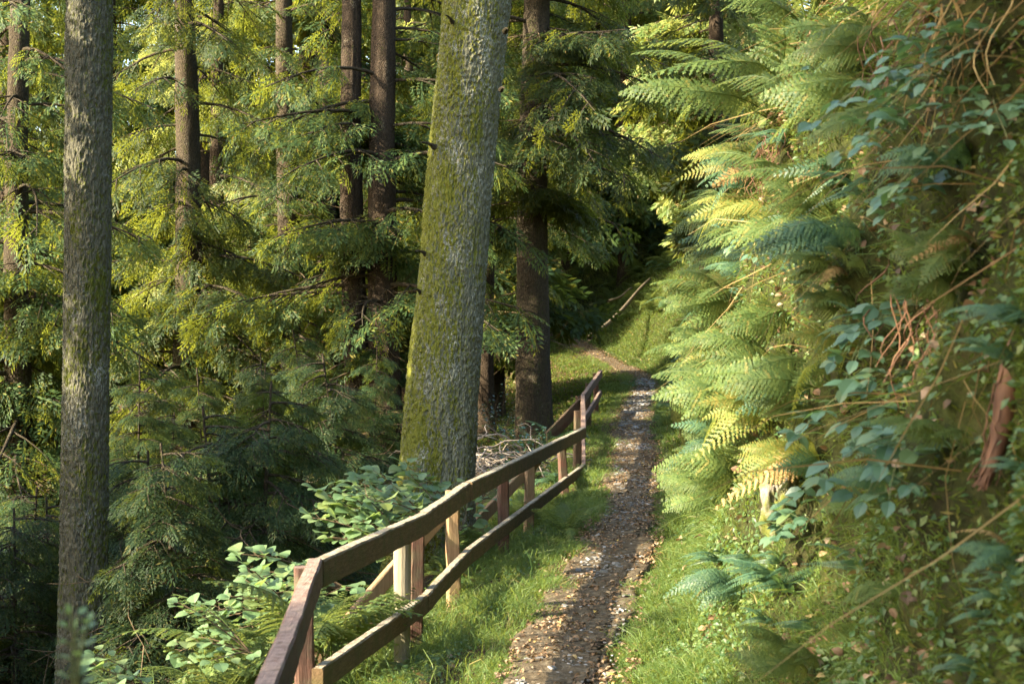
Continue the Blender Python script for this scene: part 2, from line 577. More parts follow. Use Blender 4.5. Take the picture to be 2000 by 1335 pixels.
# ------------------------------------------------------------------ timber fence along the path
def beam(a, b, wd, ht, seed=0, n=10, wob=.0022, bev=.008, plumb=True):
    """a bevelled timber from a to b; wd across, ht in the upright direction"""
    a, b = np.asarray(a, float), np.asarray(b, float)
    d = norm(b - a)
    up = np.array([0, 0, 1.0])
    if abs(d[2]) > .95:
        up = np.array([.25, -.97, 0])
    x = norm(np.cross(d, up))
    z = np.cross(x, d)
    hw, hh = wd / 2, ht / 2
    sec = np.array([(-hw + bev, -hh), (hw - bev, -hh), (hw, -hh + bev), (hw, hh - bev), (hw - bev, hh), (-hw + bev, hh), (-hw, hh - bev), (-hw, -hh + bev)])
    t = np.linspace(0, 1, n)
    c = a + (b - a) * t[:, None]
    jx = wob * 2.5 * fbm(t * 2.3 + seed, seed * 1.7, 0, 31, 3)
    jz = wob * 2.5 * fbm(t * 2.3 + seed, seed * 2.9 + 9, 0, 32, 3)
    c = c + x * jx[:, None] + z * jz[:, None]
    V = c[:, None, :] + sec[None, :, :1] * x + sec[None, :, 1:] * z
    V = V + wob * .5 * rng.normal(size=V.shape)
    V = V.reshape(-1, 3)
    i = np.arange(n - 1)[:, None] * 8
    j = np.arange(8)[None]
    k = (j + 1) % 8
    Q = np.stack([i + j, i + k, i + 8 + k, i + 8 + j], -1).reshape(-1, 4)
    e = []
    for o, rv in ((0, 1), ((n - 1) * 8, 0)):
        for q in ((0, 1, 2, 7), (7, 2, 3, 6), (6, 3, 4, 5)):
            q = [o + s for s in q]
            e.append(q[::-1] if rv else q)
    return V, np.concatenate([Q, e])


T = [P(455, 1480, 3.3), P(618, 1090, 6.6), P(828, 1001, 8.8), P(912, 941, 10.2), P(1140, 834, 18.0), P(1139, 769, 22.0), P(1173, 722, 27.0)]
drop = [.51, .51, .50, .48, .46, .36, .38]
fence = thing('wooden_fence', 'weathered two rail timber fence with diagonal props along left edge of the path', 'fence', (T[2][0], T[2][1], gz(T[2][0], T[2][1])))
FO = np.array(fence.location)


def fpart(name, vq_list, mat, label=None):
    mb = MB()
    for V, Q in vq_list:
        mb.add(V - FO, Q)
    o = mb.build(name, mat, fence)
    if label:
        o['label'] = label
    return o


RH, RW = .132, .068
for i in range(len(T) - 1):
    a, b = T[i].copy(), T[i + 1].copy()
    d = norm(b - a)
    a2, b2 = a - [0, 0, RH / 2], b - [0, 0, RH / 2]
    mat = M['red_rail'] if i in (0, 4, 5) else M['mossy_timber']
    fpart('top_rail', [beam(a2 + d * .004, b2 - d * .004, RW, RH, i + 1, 24)], mat, 'reddish bare top rail' if i in (0, 4, 5) else 'dark mossy top rail')
    if i >= 1:
        a3, b3 = a - [0, 0, drop[i] + .06], b - [0, 0, drop[i + 1] + .06]
        fpart('bottom_rail', [beam(a3 + d * .006, b3 - d * .006, .055, .115, i + 20, 24)], M['mossy_timber'] if i < 4 else M['red_rail'])


def rail_at(d):
    ys = [t[1] for t in T]
    return np.array([np.interp(d, ys, [t[k] for t in T]) for k in range(3)])


posts = [(3.9, 'red_timber', .0), (6.68, 'red_timber', .0), (8.95, 'red_timber', 0), (10.1, 'pale_lit_timber', 0), (12.3, 'red_timber', 0), (13.9, 'pale_lit_timber', .02), (16.2, 'red_timber', -.10),
         (18.15, 'dark', 0), (20.2, 'dark', 0), (22.2, 'red_timber', 0), (24.6, 'dark', 0), (26.85, 'red_timber', 0)]
M['dark'] = surf_mat('dark_timber', _timber((.05, .034, .022), (.10, .065, .04), (.06, .055, .03)), .85, .2, _tb)
for k, (d, mk, ln) in enumerate(posts):
    r = rail_at(d)
    tg = norm(rail_at(d + .3) - rail_at(d - .3))
    left = norm(np.array([-tg[1], tg[0], 0]))
    off = .085
    c = r + left * off
    base = np.array([c[0] - ln, c[1], min(float(gz(c[0], c[1])), r[2] - .8) - .25])
    top = np.array([c[0], c[1], r[2] - .05])
    fpart('post', [beam(base, top, .09, .09, k + 50, 14, .004, .012)], M[mk])
# round pole beside the third post
r = rail_at(8.62)
c = r + np.array([-.09, 0, 0])
pz = np.linspace(0, 1, 14)
pts = np.stack([c[0] + 0 * pz, c[1] + 0 * pz, (r[2] - 1.25) + pz * 1.16], -1)
V, Q = tube(pts, .052 + .002 * np.sin(pz * 9), 16)
fpart('round_pole', [(V, Q)], M['pole_wood'])
for (a, b, mk) in ((P(897, 965, 10.25), P(640, 1262, 9.4), 'pale_lit_timber'), (P(1050, 897, 14.1), P(860, 1100, 13.2), 'pale_lit_timber'),
                   (P(1134, 783, 21.9), P(1035, 885, 21.0), 'dark'), (P(1131, 800, 22.2), P(1050, 880, 21.6), 'red_timber')):
    fpart('brace', [beam(a, b, .05, .11, a[0] * 7, 16)], M[mk])


# ------------------------------------------------------------------ big trunks
def bark_surface(pts, rad, nu, nv, amp, flare=0.0, seed=0, moss_amp=0.0):
    pts = np.asarray(pts, float)
    s = np.linspace(0, 1, nv)
    k = np.linspace(0, 1, len(pts))
    # smooth interpolation of the axis
    def sm(v):
        f = np.interp(s, k, v)
        ww = max(3, nv // 8) | 1
        ker = np.hanning(ww); ker /= ker.sum()
        pad = ww // 2
        lo = 2 * f[0] - f[1:pad + 1][::-1]
        hi = 2 * f[-1] - f[-pad - 1:-1][::-1]
        return np.convolve(np.concatenate([lo, f, hi]), ker, 'valid')
    c = np.stack([sm(pts[:, j]) for j in range(3)], -1)
    r = sm(np.asarray(rad, float))
    th = np.linspace(0, 2 * math.pi, nu, endpoint=False)
    zz = c[:, 2][:, None]
    cx, sy = np.cos(th)[None], np.sin(th)[None]
    R = r[:, None]
    ax, ay, az = cx * R, sy * R, zz
    rid = 1 - np.abs(fbm(ax * 30 + 5, ay * 30, az * 11.0, seed, 3)) * 1.5 + .4 * fbm(ax * 12, ay * 12, az * 3, seed + 2, 2)
    fine = fbm(ax * 70, ay * 70, az * 40, seed + 3, 2)
    lump = fbm(ax * 2.2, ay * 2.2, az * .8, seed + 5, 3)
    mossy = np.clip(fbm(ax * 3, ay * 3, az * 1.6, seed + 8, 3) * 1.4 + .1 - .5 * cx, 0, 1)
    disp = amp * (rid * (1 - .3 * mossy) + .4 * fine) + R * .03 * lump + moss_amp * mossy * (1 + fine)
    if flare:
        fl = np.exp(-(zz - zz.min()) / .55)
        disp = disp + flare * fl * (1 + .6 * np.cos(5 * th + seed)[None] + .3 * np.cos(9 * th)[None])
    RR = R + disp - amp * .5
    V = np.stack([c[:, 0][:, None] + cx * RR, c[:, 1][:, None] + sy * RR, np.broadcast_to(zz, RR.shape)], -1).reshape(-1, 3)
    i = np.arange(nv - 1)[:, None] * nu
    j = np.arange(nu)[None]
    kk = (j + 1) % nu
    Q = np.stack([i + j, i + kk, i + nu + kk, i + nu + j], -1).reshape(-1, 4)
    return V, Q


def stub(a, b, r):
    p = np.linspace(0, 1, 5)[:, None]
    c = np.asarray(a) + (np.asarray(b) - a) * p + np.array([0, 0, .02]) * np.sin(p * 3)
    return tube(c, r * np.array([1.5, .9, .6, .4, .12]), 6)


def trunk_tree(name, label, axis, d, mat, nu, nv, amp, flare, seed, H, stubs=(), moss_amp=.006, fol=None):
    pts = [P(px, py, d) for px, py, _ in axis]
    rad = [wpx / 2 / F * d for _, _, wpx in axis]
    g = float(gz(pts[0][0], d))
    sl = (pts[1] - pts[0]) / (pts[1][2] - pts[0][2])
    p0 = pts[0] + sl * (g - .3 - pts[0][2])
    pts = [p0] + pts[1:]
    top = pts[-1]
    root = thing(name, label, 'tree', (p0[0], d, g))
    L = np.array(root.location)
    zs = np.array([p[2] for p in pts])
    z2 = np.linspace(zs[0], zs[-1], 14)
    A = np.stack([np.interp(z2, zs, [p[j] for p in pts]) for j in range(3)], -1)
    R = np.interp(z2, zs, rad)
    V, Q = bark_surface(A, R, nu, nv, amp, flare, seed, moss_amp)
    mb = MB().add(V - L, Q)
    # plainer upper stem out of the picture
    up = np.array([top + np.array([(top[0] - pts[-2][0]) / max(.1, top[2] - pts[-2][2]) * q, 0, q]) for q in np.linspace(-.05, H, 12)])
    V, Q = tube(up - L, np.linspace(rad[-1], rad[-1] * .3, 12), 20)
    mb.add(V, Q)
    tr = mb.build('trunk', mat, root, True)
    for a, b, rr in stubs:
        V, Q = stub(np.asarray(a), np.asarray(b), rr)
        MB().add(V - L, Q).build('branch_stub', M['dark_bark'], root, True)
    return root, up


big, big_top = trunk_tree('lichened_tree', 'massive grey trunk with yellow moss and white lichen leaning right behind the fence',
                 [(851, 960, 142), (860, 800, 141), (868, 700, 138), (879, 575, 132), (890, 450, 129), (900, 325, 127), (912, 200, 127), (924, 90, 130), (936, -20, 134), (944, -90, 136)],
                 13.0, M['grey_bark'], 280, 900, .013, .16, 4, 12,
                 stubs=[(P(884, 44, 12.72), P(868, 30, 12.55), .016), (P(850, 288, 12.75), P(818, 279, 12.6), .02), (P(832, 497, 12.85), P(812, 492, 12.7), .018), (P(822, 571, 12.85), P(806, 568, 12.7), .016),
                        (P(986, 62, 12.75), P(992, 58, 12.6), .02), (P(978, 176, 12.75), P(986, 174, 12.6), .018)], moss_amp=.008)
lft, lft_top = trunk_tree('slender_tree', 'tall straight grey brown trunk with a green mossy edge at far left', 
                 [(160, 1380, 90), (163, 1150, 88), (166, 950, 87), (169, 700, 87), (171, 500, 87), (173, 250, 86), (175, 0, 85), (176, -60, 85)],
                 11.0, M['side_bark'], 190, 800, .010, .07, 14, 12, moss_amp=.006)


# ------------------------------------------------------------------ conifers
def leaflets(P0, D, N, ln, wd):
    """diamond leaflets: start, direction, normal, length, width"""
    S = norm(np.cross(D, N))
    ln = np.broadcast_to(np.asarray(ln, float), (len(P0),))[:, None]
    wd = np.broadcast_to(np.asarray(wd, float), (len(P0),))[:, None]
    mid = P0 + D * ln * .5
    V = np.stack([P0, mid - S * wd * .5, P0 + D * ln, mid + S * wd * .5], 1).reshape(-1, 3)
    Q = np.arange(len(V)).reshape(-1, 4)
    return V, Q


def spray_template(nside, step, lf_len, lf_w, seed, ang=50, spread=.42, droop=.22):
    r = np.random.default_rng(seed)
    P0, D, L = [], [], []
    for i in range(nside):
        y = .06 + .9 * i / nside
        sgn = 1 if i % 2 else -1
        ls = spread * (1 - y) ** .65 + .07
        a = math.radians(ang + r.uniform(-8, 8))
        dr = np.array([sgn * math.sin(a), math.cos(a), -.05 + r.uniform(-.1, .1)])
        m = max(2, int(ls / step))
        for j in range(m):
            q = ls * (j + .3) / m
            p = np.array([0, y, 0]) + dr * q
            sg = 1 if j % 2 else -1
            b = math.radians(38 * sg + r.uniform(-10, 10))
            dd = np.array([dr[0] * math.cos(b) - dr[1] * math.sin(b), dr[0] * math.sin(b) + dr[1] * math.cos(b), -.15 + r.uniform(-.25, .2)])
            P0.append(p); D.append(dd); L.append(lf_len * r.uniform(.75, 1.25))
        P0.append(np.array([0, y, 0]) + dr * ls * .9); D.append(dr); L.append(lf_len * 1.1)
        P0.append(np.array([0, y, 0])); D.append(np.array([0.1 * sgn, 1, 0])); L.append(lf_len * 1.2)
    P0 = np.array(P0); D = norm(np.array(D)); L = np.array(L)
    N = norm(np.stack([r.normal(0, .35, len(P0)), r.normal(0, .2, len(P0)), np.ones(len(P0))], -1))
    V, Q = leaflets(P0, D, N, L, lf_w)
    V[:, 2] -= droop * V[:, 1] ** 2 + .25 * np.abs(V[:, 0]) ** 1.5
    return V, Q


SP_CEDAR = [spray_template(12, .095, .165, .052, s) for s in (1, 2, 3)]
SP_FAR = [spray_template(8, .15, .26, .10, s) for s in (4, 5)]
SP_HEM = [spray_template(14, .065, .11, .028, s, 58, .36, .16) for s in (6, 7)]


def conifer_parts(H, r0, z0, nbr, Lmax, sprays, sp_len, seed, droop=.55, sub=7, bark='red_bark', leafm='cedar', dead=0, lean=0.0, z1=None, nu=20, twin=False, az_bias=None, conc=1.15, arm=.3, epi=1.0):
    """meshes (trunk, branches, foliage, dead_branches) of a conifer standing at the origin"""
    r = np.random.default_rng(seed)
    zt = np.linspace(-.4, H, 26)
    ax = np.stack([lean * zt + .05 * np.sin(zt * .5 + seed), .05 * np.cos(zt * .4 + seed), zt], -1)
    rad = r0 * (1 - np.clip(zt / H, 0, 1)) ** .75 + .012
    V, Q = bark_surface(ax, rad, max(nu, 12), 90 if nu > 20 else 40, .015 if nu > 20 else .008, r0 * .35, seed)
    tr = MB().add(V, Q)
    if twin:
        ax2 = ax + np.stack([-(r0 * 1.5 + .05 * zt ** .5), 0 * zt + .1, 0 * zt], -1)
        V, Q = bark_surface(ax2, rad * .82, max(nu, 12), 90, .015, r0 * .3, seed + 1)
        tr2 = MB().add(V, Q)
    mbr, mfo, mdd = MB(), MB(), MB()
    z1 = z1 or H * .97
    for i in range(nbr):
        q = (i + r.random()) / nbr
        z = z0 + (z1 - z0) * q ** conc
        L = Lmax * (1 - (.72 if H < 8 else .8) * (z - z0 * .4) / H) * r.uniform(.65, 1.1)
        L = max(L, .28 if H < 8 else .5)
        if H > 8 and i % 4 == 0:
            L *= .38
            z = r.uniform(epi, z0 + 4)
        az = r.uniform(0, 2 * math.pi) if az_bias is None or r.random() < .45 else az_bias + r.normal(0, .6)
        d2 = np.array([math.cos(az), math.sin(az), 0])
        s = np.linspace(0, 1, 8)
        el = r.uniform(.05, .35)
        zz = L * (el * s - droop * r.uniform(.7, 1.2) * s ** 2 + .28 * droop * s ** 3)
        wob = r.normal(0, .05 * L)
        sd = np.array([-d2[1], d2[0], 0])
        x0 = np.array([np.interp(z, zt, ax[:, 0]), np.interp(z, zt, ax[:, 1]), z])
        pts = x0 + d2 * (L * s)[:, None] + sd * (wob * np.sin(s * 3))[:, None] + np.array([0, 0, 1.0]) * zz[:, None]
        br = .012 + .011 * L
        V, Q = tube(pts, br * (1 - .85 * s), 5)
        mbr.add(V, Q)
        ss, side = [], []
        SPP, SPD = [], []
        for j in range(sub):
            t = .22 + .76 * (j + r.random() * .8) / sub
            k = min(6, int(t * 7)); f = t * 7 - k
            p = pts[k] * (1 - f) + pts[k + 1] * f
            tg = norm(pts[k + 1] - pts[k])
            sg = 1 if (j % 2) else -1
            sl = (L * arm * (1.1 - t) + .18) * r.uniform(.7, 1.2)
            dd = norm(tg * .7 + sd * sg * r.uniform(.6, 1.0) + np.array([0, 0, r.uniform(-.3, .1)]))
            q3 = np.linspace(0, 1, 4)
            sp = p + dd * (sl * q3)[:, None] - np.array([0, 0, 1.0]) * (droop * .35 * sl * q3 ** 2)[:, None]
            V, Q = tube(sp, .35 * br * (1 - .8 * q3) + .002, 4)
            mbr.add(V, Q)
            m = max(2, int(sl / (sp_len * .36)))
            for e in range(m):
                tt = .2 + .8 * (e + .5) / m
                pp = p + dd * sl * tt - np.array([0, 0, droop * .35 * sl * tt ** 2])
                for sg2 in ((-1, 1) if e % 2 else (1, -1))[:1]:
                    sdd = np.cross(dd, [0, 0, 1.0])
                    SPP.append(pp); SPD.append(norm(dd * .8 + sdd * sg2 * .7 + np.array([0, 0, r.uniform(-1.15 if H > 8 else -.45, .05)])))
            SPP.append(sp[-1] - dd * .1); SPD.append(norm(dd + np.array([0, 0, -.35])))
        SPP.append(pts[-1] - .1 * d2); SPD.append(norm(d2 + np.array([0, 0, -.3])))
        SPP, SPD = np.array(SPP), np.array(SPD)
        sz = sp_len * r.uniform(.65, 1.2, len(SPP)) * (.6 + .4 * (1 - z / H))
        tl = .6 if H > 8 else .25
        up = np.stack([r.normal(0, tl, len(SPP)), r.normal(0, tl, len(SPP)), np.ones(len(SPP))], -1)
        Fm = frames(SPD, up, sz)
        tsel = r.integers(0, len(sprays), len(SPP))
        for ti, (TV, TQ) in enumerate(sprays):
            kx = tsel == ti
            if kx.any():
                mfo.add(*stamp(TV, TQ, Fm[kx], SPP[kx]))
    for i in range(dead):
        z = r.uniform(.5, max(z0 * 1.6, z0 + 2.0))
        L = r.uniform(.5, 1.9)
        az = r.uniform(0, 2 * math.pi)
        d2 = np.array([math.cos(az), math.sin(az), 0]); sd = np.array([-d2[1], d2[0], 0])
        s = np.linspace(0, 1, 8)
        pts = np.array([np.interp(z, zt, ax[:, 0]), np.interp(z, zt, ax[:, 1]), z]) + d2 * (L * s)[:, None] + sd * (r.normal(0, .12) * np.sin(s * 4))[:, None] + np.array([0, 0, 1.0]) * (L * (r.uniform(-.1, .3) * s - r.uniform(.35, .9) * s ** 2 + r.uniform(.1, .6) * s ** 3))[:, None]
        V, Q = tube(pts, (.007 + .005 * L) * (.4 if H < 8 else 1) * (1 - .8 * s) + .0015, 4)
        mdd.add(V, Q)
        for j in range(r.integers(2, 6)):
            k = r.integers(1, 7)
            q3 = np.linspace(0, 1, 6)
            dd = norm(d2 * r.uniform(.2, 1) + sd * r.normal(0, .8) + np.array([0, 0, r.uniform(-.9, .2)]))
            l2 = r.uniform(.2, .7)
            sp = pts[k] + dd * (l2 * q3)[:, None] + np.array([0, 0, 1.0]) * (l2 * r.uniform(-.2, .7) * q3 ** 2)[:, None]
            V, Q = tube(sp, .005 * (1 - .7 * q3) + .0015, 3)
            mdd.add(V, Q)
    out = [('trunk', tr.mesh('trunk', M[bark], True)), ('branchwork', mbr.mesh('branchwork', M['dark_bark'], True)), ('crown', mfo.mesh('crown', M[leafm]))]
    if twin:
        out.append(('trunk', tr2.mesh('trunk', M[bark], True)))
    if dead:
        out.append(('deadwood', mdd.mesh('deadwood', M['twig'], True)))
    return out


def place_tree(parts, name, label, x, y, rz=0.0, sc=1.0, group=None, z=None):
    t = thing(name, label, 'tree', (x, y, (float(gz(x, y)) if z is None else z)), rz, group)
    t.scale = (sc, sc, sc)
    if 'sapling' in name:
        t.rotation_euler = (rng.normal(0, .09), rng.normal(0, .09), rz)
    for n, me in parts:
        link(n, me, t)
    return t


def at(px, d):
    return (px - 1000) / F * d, d


# the trees one can tell apart
x, y = at(752, 22)
place_tree(conifer_parts(19, .25, 2.9, 84, 2.8, SP_CEDAR, .5, 21, conc=1.5, epi=1.8, dead=34, nu=40, twin=True, bark='red_bark'), 'twin_cedar', 'twin stemmed red barked cedar left of the mossy grey trunk', x, y)
x, y = at(1045, 24)
place_tree(conifer_parts(20, .29, 4.3, 100, 3.3, SP_CEDAR, .5, 22, conc=1.6, epi=3.8, dead=14, nu=40, bark='dark_bark', az_bias=-.3), 'cedar_tree', 'dark stringy barked cedar with flared foot right of the mossy grey trunk', x, y)
x, y = at(952, 28)
place_tree(conifer_parts(19, .17, 3.9, 60, 2.6, SP_CEDAR, .5, 23, dead=12, nu=24, bark='red_bark'), 'slim_cedar', 'slim reddish trunk glimpsed between mossy grey trunk and dark cedar', x, y)
x, y = at(362, 24)
place_tree(conifer_parts(18, .26, 1.5, 110, 2.7, SP_CEDAR, .5, 24, conc=1.6, dead=26, nu=30, bark='dark_bark', droop=.75), 'draped_cedar', 'broad cedar draped in drooping foliage, nearest conifer right of the slender trunk', x, y)
x, y = at(560, 28)
place_tree(conifer_parts(19, .25, 2.2, 84, 2.6, SP_CEDAR, .5, 25, conc=1.6, dead=18, nu=30, bark='dark_bark'), 'cedar_tree', 'dark upright cedar between the draped cedar and the twin stemmed cedar', x, y)
x, y = at(428, 30)
place_tree(conifer_parts(18, .19, 2.4, 76, 2.5, SP_CEDAR, .5, 26, conc=1.6, dead=24, nu=30, bark='red_bark', leafm='sunlit_cedar'), 'cedar_tree', 'sunlight tinted red barked cedar just behind the draped cedar', x, y)
x, y = at(40, 20)
place_tree(conifer_parts(17, .2, 1.0, 100, 2.7, SP_CEDAR, .5, 27, conc=1.6, dead=10, nu=24, bark='dark_bark', droop=.7), 'drooping_cedar', 'drooping dark conifer at left edge behind the slender trunk', x, y)

# wood behind
far_proto = [conifer_parts(21, .24, 2.2, 80, 3.2, SP_FAR, .75, 31, bark='red_bark', leafm='cedar', sub=6, dead=12),
             conifer_parts(24, .27, 2.4, 96, 3.4, SP_FAR, .8, 32, bark='dark_bark', leafm='sunlit_cedar', sub=6, dead=10),
             conifer_parts(18, .2, 1.2, 62, 2.9, SP_FAR, .7, 33, bark='red_bark', leafm='sunlit_cedar', sub=6)]
GRP = ['dark green conifer among the trees massed in the background', 'tall conifer tinted sunlit yellow green among the trees massed in the background', 'shorter conifer tinted sunlit yellow green among the trees massed in the background']
pts = []
tries = 0
while len(pts) < 24 and tries < 6000:
    tries += 1
    d = rng.uniform(33, 62)
    px = rng.uniform(-120, 1420)
    x, y = at(px, d)
    u = x - pathx(y)
    if (px < 640 and 40 < d < 64) or (1000 < px < 1350 and d < 60 and u < 2.6):
        continue
    if -2.0 < u < 2.2:
        continue
    if x < 2.2 and y < 60 and abs((y - 42) - .4 * (x - 3)) < 4.4:
        continue
    if any((x - a) ** 2 + (y - b) ** 2 < (3.0 if y < 60 else 3.6) ** 2 for a, b in pts):
        continue
    pts.append((x, y))
for row, (d0, stp) in enumerate(((70, 150), (82, 118), (96, 100), (110, 88))):
    for px in np.arange(-160 + 37 * row, 1500, stp):
        d = d0 + rng.uniform(-4, 4)
        x, y = at(px + rng.uniform(-25, 25), d)
        if not -2.0 < x - pathx(y) < 2.2:
            pts.append((x, y))
dark_pts = [at(px, d) for px, d in ((-60, 46), (90, 47), (215, 45), (330, 48), (480, 49), (640, 33), (590, 50), (20, 43), (400, 45), (760, 52))]
dark_pts += [(pathx(q) + e, q) for q, e in ((56, 3.6), (57, 6.5))]
pts = [(x, y, -1) for x, y in pts] + [(x, y, 0) for x, y in dark_pts]
pts.sort(key=lambda p: p[1])
for i, (x, y, kk) in enumerate(pts):
    k = kk if kk >= 0 else int(rng.choice([0, 1, 2], p=[.3, .45, .25] if y < 60 else [.08, .52, .4]))
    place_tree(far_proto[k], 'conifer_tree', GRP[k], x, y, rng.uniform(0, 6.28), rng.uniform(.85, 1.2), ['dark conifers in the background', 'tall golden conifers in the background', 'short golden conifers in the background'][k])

for i in range(26):
    d = rng.uniform(36, 66)
    x, y = at(rng.uniform(-60, 820), d)
    place_tree(far_proto[2], 'young_conifer', 'young sunlit conifer in the glade behind the left trunks', x, y, rng.uniform(0, 6.28), rng.uniform(.16, .36), 'young conifers in the sunlit glade')

# unseen trees added to shade the scene from the sun side, just outside the picture
for (x, y, k, s) in ((-12.5, -1.2, 0, .9), (-13, -3, 0, .9), (-10, -4.4, 2, .9), (-10.6, -.6, 2, .95), (-11, 10.0, 2, .8), (-7.8, 9.9, 0, .95), (-10.5, 9.6, 0, .8), (-17, -2.5, 0, .9), (-11, -2.6, 2, .95), (-13.5, 13.0, 0, .8)):
    place_tree(far_proto[k], 'conifer_tree', 'unseen conifer added on the sun side to shade the scene', x, y, rng.uniform(0, 6.28), s, 'unseen shade conifers on the sun side')

thin_tree = conifer_parts(17, .13, .8, 34, 2.4, SP_FAR, .6, 34, bark='dark_bark', sub=5)  # sparse unseen conifer added to dapple the light on path and verge
for (x, y, s) in ((-8.2, 1.2, .9), (-8.4, 4.7, .5), (-9.4, 6.3, .46)):
    place_tree(thin_tree, 'conifer_tree', 'unseen conifer added on the sun side to shade the scene', x, y, rng.uniform(0, 6.28), s, 'unseen shade conifers on the sun side')

# saplings
sap = [conifer_parts(4.2, .016, .15, 46, 1.25, SP_CEDAR[:2] + SP_HEM, .42, 41, bark='dark_bark', leafm='hemlock', droop=.5, sub=6, nu=8, dead=7, arm=.34),
       conifer_parts(2.6, .010, .1, 40, 1.0, SP_CEDAR[:2] + SP_HEM, .38, 42, dead=6, bark='dark_bark', leafm='hemlock', droop=.5, sub=6, nu=8, arm=.34),
       conifer_parts(5.6, .024, 1.0, 46, 1.2, SP_CEDAR[:2] + SP_HEM, .42, 43, bark='dark_bark', leafm='hemlock', droop=.35, sub=6, nu=8, dead=10, arm=.34)]
place_tree(sap[2], 'hemlock_sapling', 'thin hemlock sapling with bare dark stem right of the slender trunk', *at(264, 15), .4, .6)
sp_pts = [(330, 17, 0), (450, 15, 1), (545, 17, 0), (640, 18, 1), (700, 15.5, 1), (590, 14, 1), (380, 13, 1), (500, 20, 0), (720, 19, 0), (250, 19, 1), (60, 15, 1), (90, 12.8, 1), (300, 12.2, 1), (430, 12, 1), (620, 21, 0),
          (180, 16, 1), (-30, 13, 1), (770, 22, 1), (500, 11.8, 1), (350, 10.6, 1), (20, 12, 1), (280, 14, 1), (480, 17, 1), (400, 18.5, 0)]
for (px, d, k) in sp_pts:
    x, y = at(px, d)
    place_tree(sap[k], 'hemlock_sapling', ['bushy dark hemlock sapling in the understory left of the fence', 'low spreading hemlock sapling in the understory left of the fence', 'tall thin hemlock sapling in the understory left of the fence'][k],
               x, y, rng.uniform(0, 6.28), rng.uniform(.8, 1.1) * (.62, .85, .7)[k], ['bushy understory saplings', 'low understory saplings', 'tall understory saplings'][k])


# ------------------------------------------------------------------ ground cover (nobody could count it)
def blades(P0, D, ln, wd, bend):
    """grass blades: three stations, root to tip"""
    n = len(P0)
    D = norm(D)
    side = norm(np.cross(D, np.stack([rng.normal(size=n), rng.normal(size=n), .1 * np.ones(n)], -1)))
    hor = norm(np.stack([rng.normal(size=n), rng.normal(size=n), np.zeros(n)], -1))
    ln = ln[:, None]; wd = wd[:, None]; bend = bend[:, None]
    p1 = P0 + D * ln * .5 + hor * ln * bend * .15
    p2 = P0 + D * ln * .82 + hor * ln * bend * .55 - np.array([0, 0, 1.0]) * ln * bend * .12
    p3 = P0 + D * ln * .95 + hor * ln * bend * 1.0 - np.array([0, 0, 1.0]) * ln * bend * .42
    V = np.stack([P0 - side * wd, P0 + side * wd, p1 - side * wd * .9, p1 + side * wd * .9, p2 - side * wd * .6, p2 + side * wd * .6, p3 - side * wd * .1, p3 + side * wd * .1], 1).reshape(-1, 3)
    Q = (np.arange(n) * 8)[:, None, None] + np.array([[0, 1, 3, 2], [2, 3, 5, 4], [4, 5, 7, 6]])[None]
    return V, Q.reshape(-1, 4)


def scatter(n, u0, u1, y0, y1, dens=None, yp=1.0):
    """random offsets and distances, closer together near the camera"""
    y = y0 + (y1 - y0) * rng.random(n) ** yp
    u = rng.uniform(u0, u1, n)
    if dens is not None:
        k = rng.random(n) < dens(u, y)
        u, y = u[k], y[k]
    return u, y


def edge(y, s):
    return (.215 + .09 * fbm(y * 1.3, s, 0, 77, 3)) * (1 - .25 * sstep(28, 42, y))


grass = MB()
for (s, n, u0, u1, y0, y1, yp) in ((-1, 110000, .14, 1.5, 4.5, 17, 1.3), (-1, 44000, .1, 1.5, 17, 50, 1.2), (1, 110000, .14, .98, 4.0, 17, 1.3), (1, 56000, .1, 2.2, 17, 50, 1.2)):
    uu, yy = scatter(n, u0, u1, y0, y1, lambda u, y: (u > edge(y, s * 5.0) + .05 * rng.normal(size=len(u))) * np.clip(.75 + .8 * fbm(u * 3, y * 2.2, 0, 61, 3), .25, 1), yp)
    p = ground(s * uu, yy)
    m = len(p)
    D = np.stack([rng.normal(0, .35, m) - s * .15, rng.normal(0, .35, m) - .1, np.ones(m)], -1)
    ln = rng.uniform(.05, .13, m) * (.6 + .9 * np.clip(fbm(p[:, 0] * 1.7, p[:, 1] * 1.7, 0, 63, 2) + .4, 0, 1.3)) * np.where(uu < edge(yy, s * 5.) + .1, .6, 1.0)
    grass.add(*blades(p - [0, 0, .01], D, ln, rng.uniform(.0014, .003, m) * (1 + (yy > 14) * .6), rng.uniform(.2, 1.1, m)))
uu = rng.uniform(.4, 8, 60000); yy = rng.uniform(24, 62, 60000)
p = ground(uu, yy); m = len(p)
grass.add(*blades(p, np.stack([rng.normal(-.5, .4, m), rng.normal(-.2, .4, m), np.ones(m)], -1), rng.uniform(.08, .28, m), rng.uniform(.003, .007, m), rng.uniform(.4, 1.4, m)))
uu, yy = scatter(500, .5, 1.3, 6, 14, None)
p = ground(-uu, yy); m = len(p)
grass.add(*blades(p, np.stack([rng.normal(0, .35, m), rng.normal(0, .35, m), np.ones(m)], -1), rng.uniform(.15, .3, m), rng.uniform(.002, .004, m), rng.uniform(.4, 1.2, m)))
tag(grass.build('grass', M['grass']), kind='stuff')

